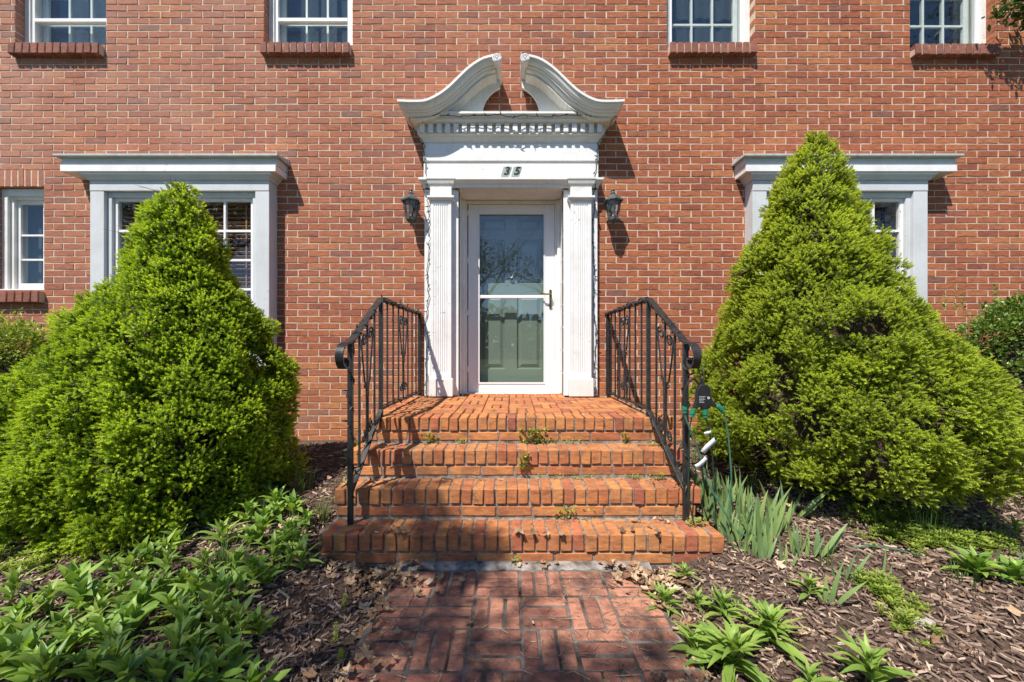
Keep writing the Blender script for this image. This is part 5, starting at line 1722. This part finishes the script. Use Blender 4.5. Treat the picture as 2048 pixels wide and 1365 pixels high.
def weed(label, x, y, z, n, spread, L, seed, flowers=0, up=.05, back=False):
    n, L, up = int(n * 1.35), L * 1.15, up * 1.15
    r2 = random.Random(seed)
    t = thing('weed', label, 'weed', (x, y, z), 'weeds rooted in the step joints')
    q2 = MB()
    for _ in range(n):
        p = Vector((x + r2.gauss(0, spread), y + r2.uniform(-.012, .018), z + r2.uniform(0, up)))
        a = r2.uniform(0, 6.28); d = Vector((math.cos(a), math.sin(a) * .8 - .25, r2.uniform(-.1, .9))).normalized()
        l_ = L * r2.uniform(.6, 1.3); s = d.cross(Vector((0, 0, 1))).normalized() * l_ * .26
        q2.add([p, p + d * l_ * .5 + s, p + d * l_, p + d * l_ * .5 - s], [(0, 1, 2, 3)])
    q2.build('foliage', 'weed', t, kind='stuff')
    for _ in range(flowers):
        f_ = MB(); c_ = (x + r2.gauss(0, spread), y - .012, z + up + r2.uniform(-.02, .02)); f_.lathe([(.001, -.002), (.006, .0), (.007, .004), (.001, .006)], c_, 7); f_.build('flower', 'flower', t)
T2, T3, T1 = .503, .328, .156
weed('bushy weed with yellow flowers in the middle of the second joint from the top', .165, -1.19, T2, 110, .042, .026, 1, 3, .08)
weed('small weed left of centre under the landing edge', -.555, -1.19, T2, 46, .026, .022, 2, 0, .05)
weed('tiny weed between two others under the landing edge', -.34, -1.19, T2, 26, .020, .018, 3, 0, .025)
weed('low trailing weed right of the bushy flowering one', .38, -1.185, T2, 60, .10, .016, 4, 0, .02)
weed('narrow weed near the right end under the landing edge', .79, -1.185, T2, 30, .012, .02, 5, 0, .06)
weed('yellowish moss patch at the right end of the second tread', .96, -1.25, T2, 70, .06, .014, 6, 0, .012)
weed('weed with yellow flowers hanging in front of the second step face', .085, -1.39, T3 + .06, 50, .016, .022, 7, 2, .08)
weed('low weed strip right of centre on the third tread', .36, -1.395, T3, 70, .10, .015, 8, 0, .018)
weed('small weed at the right on the third tread', .79, -1.395, T3, 24, .03, .016, 9, 0, .02)
weed('small weed by the right railing on the third tread', .93, -1.42, T3, 30, .03, .018, 10, 0, .03)
weed('twin sprigged weed on the bottom tread right of centre', .33, -1.60, T1, 60, .05, .018, 11, 0, .06)
weed('yellowish weed beside the right railing foot', 1.05, -1.68, T1, 50, .04, .018, 12, 0, .035)
weed('tiny weed in front of the bottom step near its middle', .02, -1.80, .01, 22, .016, .016, 13, 0, .025)
weed('tiny seedling on the landing paving', -.14, -.90, .682, 14, .012, .016, 14, 0, .01)
weed('small weed at the foot of the left pilaster', -.74, -.17, .695, 20, .03, .014, 15, 0, .02)
# a few feathery seedlings in the left mulch beside the path
for i, (px, py, h, lab) in enumerate([(690, 1190, .05, 'feathery seedling in the mulch left of the path, farther one'), (672, 1255, .07, 'feathery seedling in the mulch left of the path, nearer one'), (682, 1290, .04, 'pale low seedling in the mulch below the feathery ones'), (700, 960, .05, 'small weed against the left flank of the third step')]):
    x, y = at(px, py, .03)
    q = MB(); z = gz(x, y)
    for k in range(7):
        whorl(Vector((x, y, z + h * (k + .5) / 6)), .022 - .0016 * k, 6, .5)
    tag(q.build('seedling', 'weed'), lab, 'seedling', 'feathery seedlings left of the path')

# ------------------------------------------------------------------ round-leaved plant by the left railing
perennial('leafy_perennial', 'round leaved plant by the wall left of the railing', -1.28, -.75, 10, 1.2, 'perennials beside the left railing', LEAFB, 1200, h=.22)
perennial('leafy_perennial', 'dark slender plant against the wall left of the railing', -1.22, -.30, 9, .9, 'perennials beside the left railing', LEAF, 1201, h=.20)
perennial('leafy_perennial', 'leafy plant close to the left railing post', -1.12, -1.25, 9, .9, 'perennials beside the left railing', LEAFB, 1202, h=.12)

# ------------------------------------------------------------------ leafy branch at the upper right, from a small tree standing beyond the frame
def leaf_cloud(q, pts, n, spread, size, seed, stretch=(1, 1, 1)):
    r2 = random.Random(seed)
    for _ in range(n):
        c = Vector(r2.choice(pts)); p = c + Vector((r2.gauss(0, spread * stretch[0]), r2.gauss(0, spread * stretch[1]), r2.gauss(0, spread * stretch[2])))
        d = Vector((r2.gauss(0, 1), r2.gauss(0, 1), r2.gauss(-.3, .8))).normalized(); L = r2.uniform(*size)
        s = d.cross(Vector((r2.gauss(0, .5), r2.gauss(0, .5), 1))).normalized() * L * .25; m = p + d * L * .5
        q.add([p, m + s, p + d * L, m - s], [(0, 1, 2, 3)])
tr = thing('small_tree', 'small leafy tree whose branch tip hangs into the upper right corner', 'tree', (6.3, -1.0, 0))
q = MB(); q.tube([(6.3, -1.0, -.1), (6.25, -.98, 1.6), (6.1, -.9, 3.2), (5.9, -.8, 4.6), (5.7, -.75, 5.6)], [.09, .08, .065, .045, .02], 9); q.build('trunk', 'bark', tr, smooth=True)
q = MB(); br = [(6.0, -.85, 4.0), (5.7, -.5, 4.40), (5.35, -.28, 4.55), (5.0, -.22, 4.52), (4.72, -.20, 4.42)]; q.tube(br, [.03, .022, .014, .008, .003], 6)
for k in range(9):
    b0 = Vector(br[1]).lerp(Vector(br[4]), k / 8); q.tube([b0, b0 + Vector((-.05 + .02 * (k % 3), -.02 * (k % 2), -.16 - .04 * (k % 3)))], [.004, .0015], 4)
q.build('branch', 'bark', tr)
q = MB(); leaf_cloud(q, [(4.70, -.20, 4.38), (4.82, -.20, 4.33), (4.92, -.20, 4.40), (5.0, -.21, 4.30), (5.12, -.22, 4.36), (4.80, -.20, 4.48), (5.0, -.22, 4.52), (5.25, -.26, 4.46)], 420, .065, (.05, .085), 5, (1, .6, .7))
leaf_cloud(q, [(5.5, -.6, 4.7), (5.8, -.8, 5.0), (5.9, -.8, 5.5), (6.2, -.9, 4.6), (6.4, -1.0, 5.2), (6.0, -.9, 5.9)], 700, .25, (.05, .09), 6)
q.build('crown', 'tree_leaf', tr, kind='stuff')

# ------------------------------------------------------------------ trees across the garden: they shade the left bed and show in the door glass
def branching(q, p, d, L, r, depth, rr, tips, up=.12):
    n = 4; pts = [p]
    for k in range(n):
        d = (d + Vector((rr.gauss(0, .16), rr.gauss(0, .16), rr.gauss(up * .5, .12)))).normalized(); p = p + d * L / n; pts.append(p)
    q.tube(pts, [r * (1 - .5 * k / n) for k in range(n + 1)], 5 if depth < 3 else 4, cap=False)
    if depth == 0:
        tips.append(p); return
    m = rr.randint(2, 3)
    for k in range(m):
        nd = (d + Vector((rr.gauss(0, .55), rr.gauss(0, .55), rr.gauss(.1, .35)))).normalized()
        branching(q, pts[rr.randint(2, n)] if k else p, nd, L * rr.uniform(.62, .85), r * .5 if k else r * .52, depth - 1, rr, tips, up)
def garden_tree(label, x, y, h, lean, depth, seed, leafmat=None, nleaf=0, spread=.4, size=(.06, .1)):
    rr2 = random.Random(seed); t = thing('garden_tree', label, 'tree', (x, y, 0), 'trees standing across the garden')
    q = MB(); q.tube([(x, y, -.1), (x + lean[0] * .4, y + lean[1] * .4, h * .25), (x + lean[0], y + lean[1], h * .45)], [h * .026, h * .022, h * .018], 10); q.build('trunk', 'bark', t, smooth=True)
    q = MB(); tips = []
    for k in range(5):
        a = k * 1.26 + rr2.uniform(-.3, .3)
        branching(q, Vector((x + lean[0], y + lean[1], h * (.36 + .02 * k))), Vector((math.cos(a) * .75, math.sin(a) * .75, .75)).normalized(), h * .22, h * .010, depth, rr2, tips)
    q.build('branches', 'bark', t)
    if leafmat:
        q = MB(); leaf_cloud(q, tips, nleaf, spread, size, seed + 1); q.build('crown', leafmat, t, kind='stuff')
    return tips
garden_tree('bare branched tree reflected in the storm door glass', -2.4, -13.0, 8.0, (.5, .3), 4, 201)
garden_tree('second bare branched tree reflected in the door glass', 2.6, -15.0, 7.5, (-.3, .2), 4, 202)
garden_tree('dark evergreen tree reflected at the left of the door glass', -2.9, -16.0, 8.0, (.4, .2), 3, 203, 'evergreen', 5200, .42, (.12, .22))
garden_tree('dark evergreen tree reflected at the right of the door glass', 4.2, -17.0, 7.0, (-.2, .2), 3, 204, 'evergreen', 4200, .38, (.12, .2))
garden_tree('broad evergreen tree far left across the garden', -15.0, -14.5, 11.0, (.4, .2), 3, 205, 'evergreen', 6500, .6, (.16, .28))
garden_tree('broad evergreen tree far right across the garden', 15.5, -14.5, 10.5, (-.4, .2), 3, 206, 'evergreen', 6500, .6, (.16, .28))
# far tree belt
q = MB(); rr3 = random.Random(8)
for _ in range(13000):
    x = rr3.uniform(-60, 60); y = rr3.uniform(-62, -52); top_ = 7.0 + 2.6 * noise.noise((x * .09, 0, 1)) + 1.2 * noise.noise((x * .3, 0, 2))
    z = rr3.uniform(0, max(1.5, top_)); L = rr3.uniform(.4, .9)
    d = Vector((rr3.gauss(0, 1), rr3.gauss(0, 1), rr3.gauss(0, 1))).normalized(); s = d.orthogonal().normalized() * L * .5
    p = Vector((x, y, z)); q.add([p, p + d * L + s, p + d * L * 2, p + d * L - s], [(0, 1, 2, 3)])
tag(q.build('tree_belt', 'tree_leaf'), 'distant belt of trees across the street, seen only in glass', 'trees', kind='stuff')

# the shade tree: its crown hangs over the front left of the garden
st_ = thing('shade_tree', 'leafy tree behind the camera that dapples the left bed with shade', 'tree', (-4.9, -7.6, 0))
q = MB(); q.tube([(-4.9, -7.6, -.1), (-4.85, -7.5, 2.0), (-4.7, -7.3, 4.2), (-4.4, -7.0, 6.2)], [.20, .17, .13, .07], 10); q.build('trunk', 'bark', st_, smooth=True)
q = MB(); lf = MB(); rs = random.Random(17)
spots = []
def shade(x0, x1, y0, y1, z, n, cov):
    for _ in range(n):
        if rs.random() > cov: continue
        x, y = rs.uniform(x0, x1), rs.uniform(y0, y1); t_ = rs.uniform(7.0, 9.3)
        spots.append(Vector((x, y, z)) + SUN * t_)
shade(-3.2, -.62, -2.95, -1.95, .1, 75, .15)
shade(-2.4, -.75, -2.0, -1.72, .1, 16, .25)
shade(-.62, .12, -2.6, -1.86, .0, 32, .68)
shade(.05, .62, -2.9, -2.42, .0, 14, .9)
shade(-1.05, -.45, -1.82, -1.62, .15, 14, .9)
shade(-.78, -.42, -1.60, -1.50, .30, 6, .9)
shade(-.50, -.10, -1.82, -1.72, .12, 6, .9)
shade(-.34, -.06, -1.80, -1.76, .06, 6, .9)
shade(-5.5, 2.5, -6.0, -3.0, .0, 130, .6)
for p in spots:
    k = rs.randint(18, 40)
    leaf_cloud(lf, [p], k, rs.uniform(.06, .105), (.06, .10), rs.randint(0, 99999))
    m = Vector((-4.5, -7.1, 5.6)).lerp(p, .55) + Vector((rs.gauss(0, .2), rs.gauss(0, .2), .2))
    q.tube([Vector((-4.55, -7.15, rs.uniform(4.6, 6.0))), m, p], [.02, .010, .004], 4, cap=False)
q.build('branches', 'bark', st_); lf.build('crown', 'tree_leaf', st_, kind='stuff')

# ------------------------------------------------------------------ tell apart plants that would otherwise share a label
ORD = ['leftmost', 'second from left', 'third from left', 'fourth from left', 'fifth from left', 'sixth from left', 'seventh from left', 'eighth from left', 'ninth from left',
       'tenth from left', 'eleventh from left', 'twelfth from left', 'thirteenth from left', 'fourteenth from left', 'fifteenth from left']
same = {}
IRS = sorted(o.location.y for o in SC.objects if o.get('group') == ig)
IRY = IRS[len(IRS) // 2]
for o in SC.objects:
    if o.parent is None and o.get('category') in ('iris', 'plant'):
        if str(o['label']).startswith('blue green iris fan in the dense row'):
            o['label'] = 'blue green iris fan in the ' + ('front' if o.location.y < IRY else 'back') + ' row beside the right railing'
        same.setdefault(o['label'], []).append(o)
for lab_, os_ in same.items():
    if len(os_) > 1:
        os_.sort(key=lambda o: o.location.x / (o.location.y + DIST))
        for k, o in enumerate(os_):
            o['label'] = lab_ + ', ' + ORD[min(k, 14)]
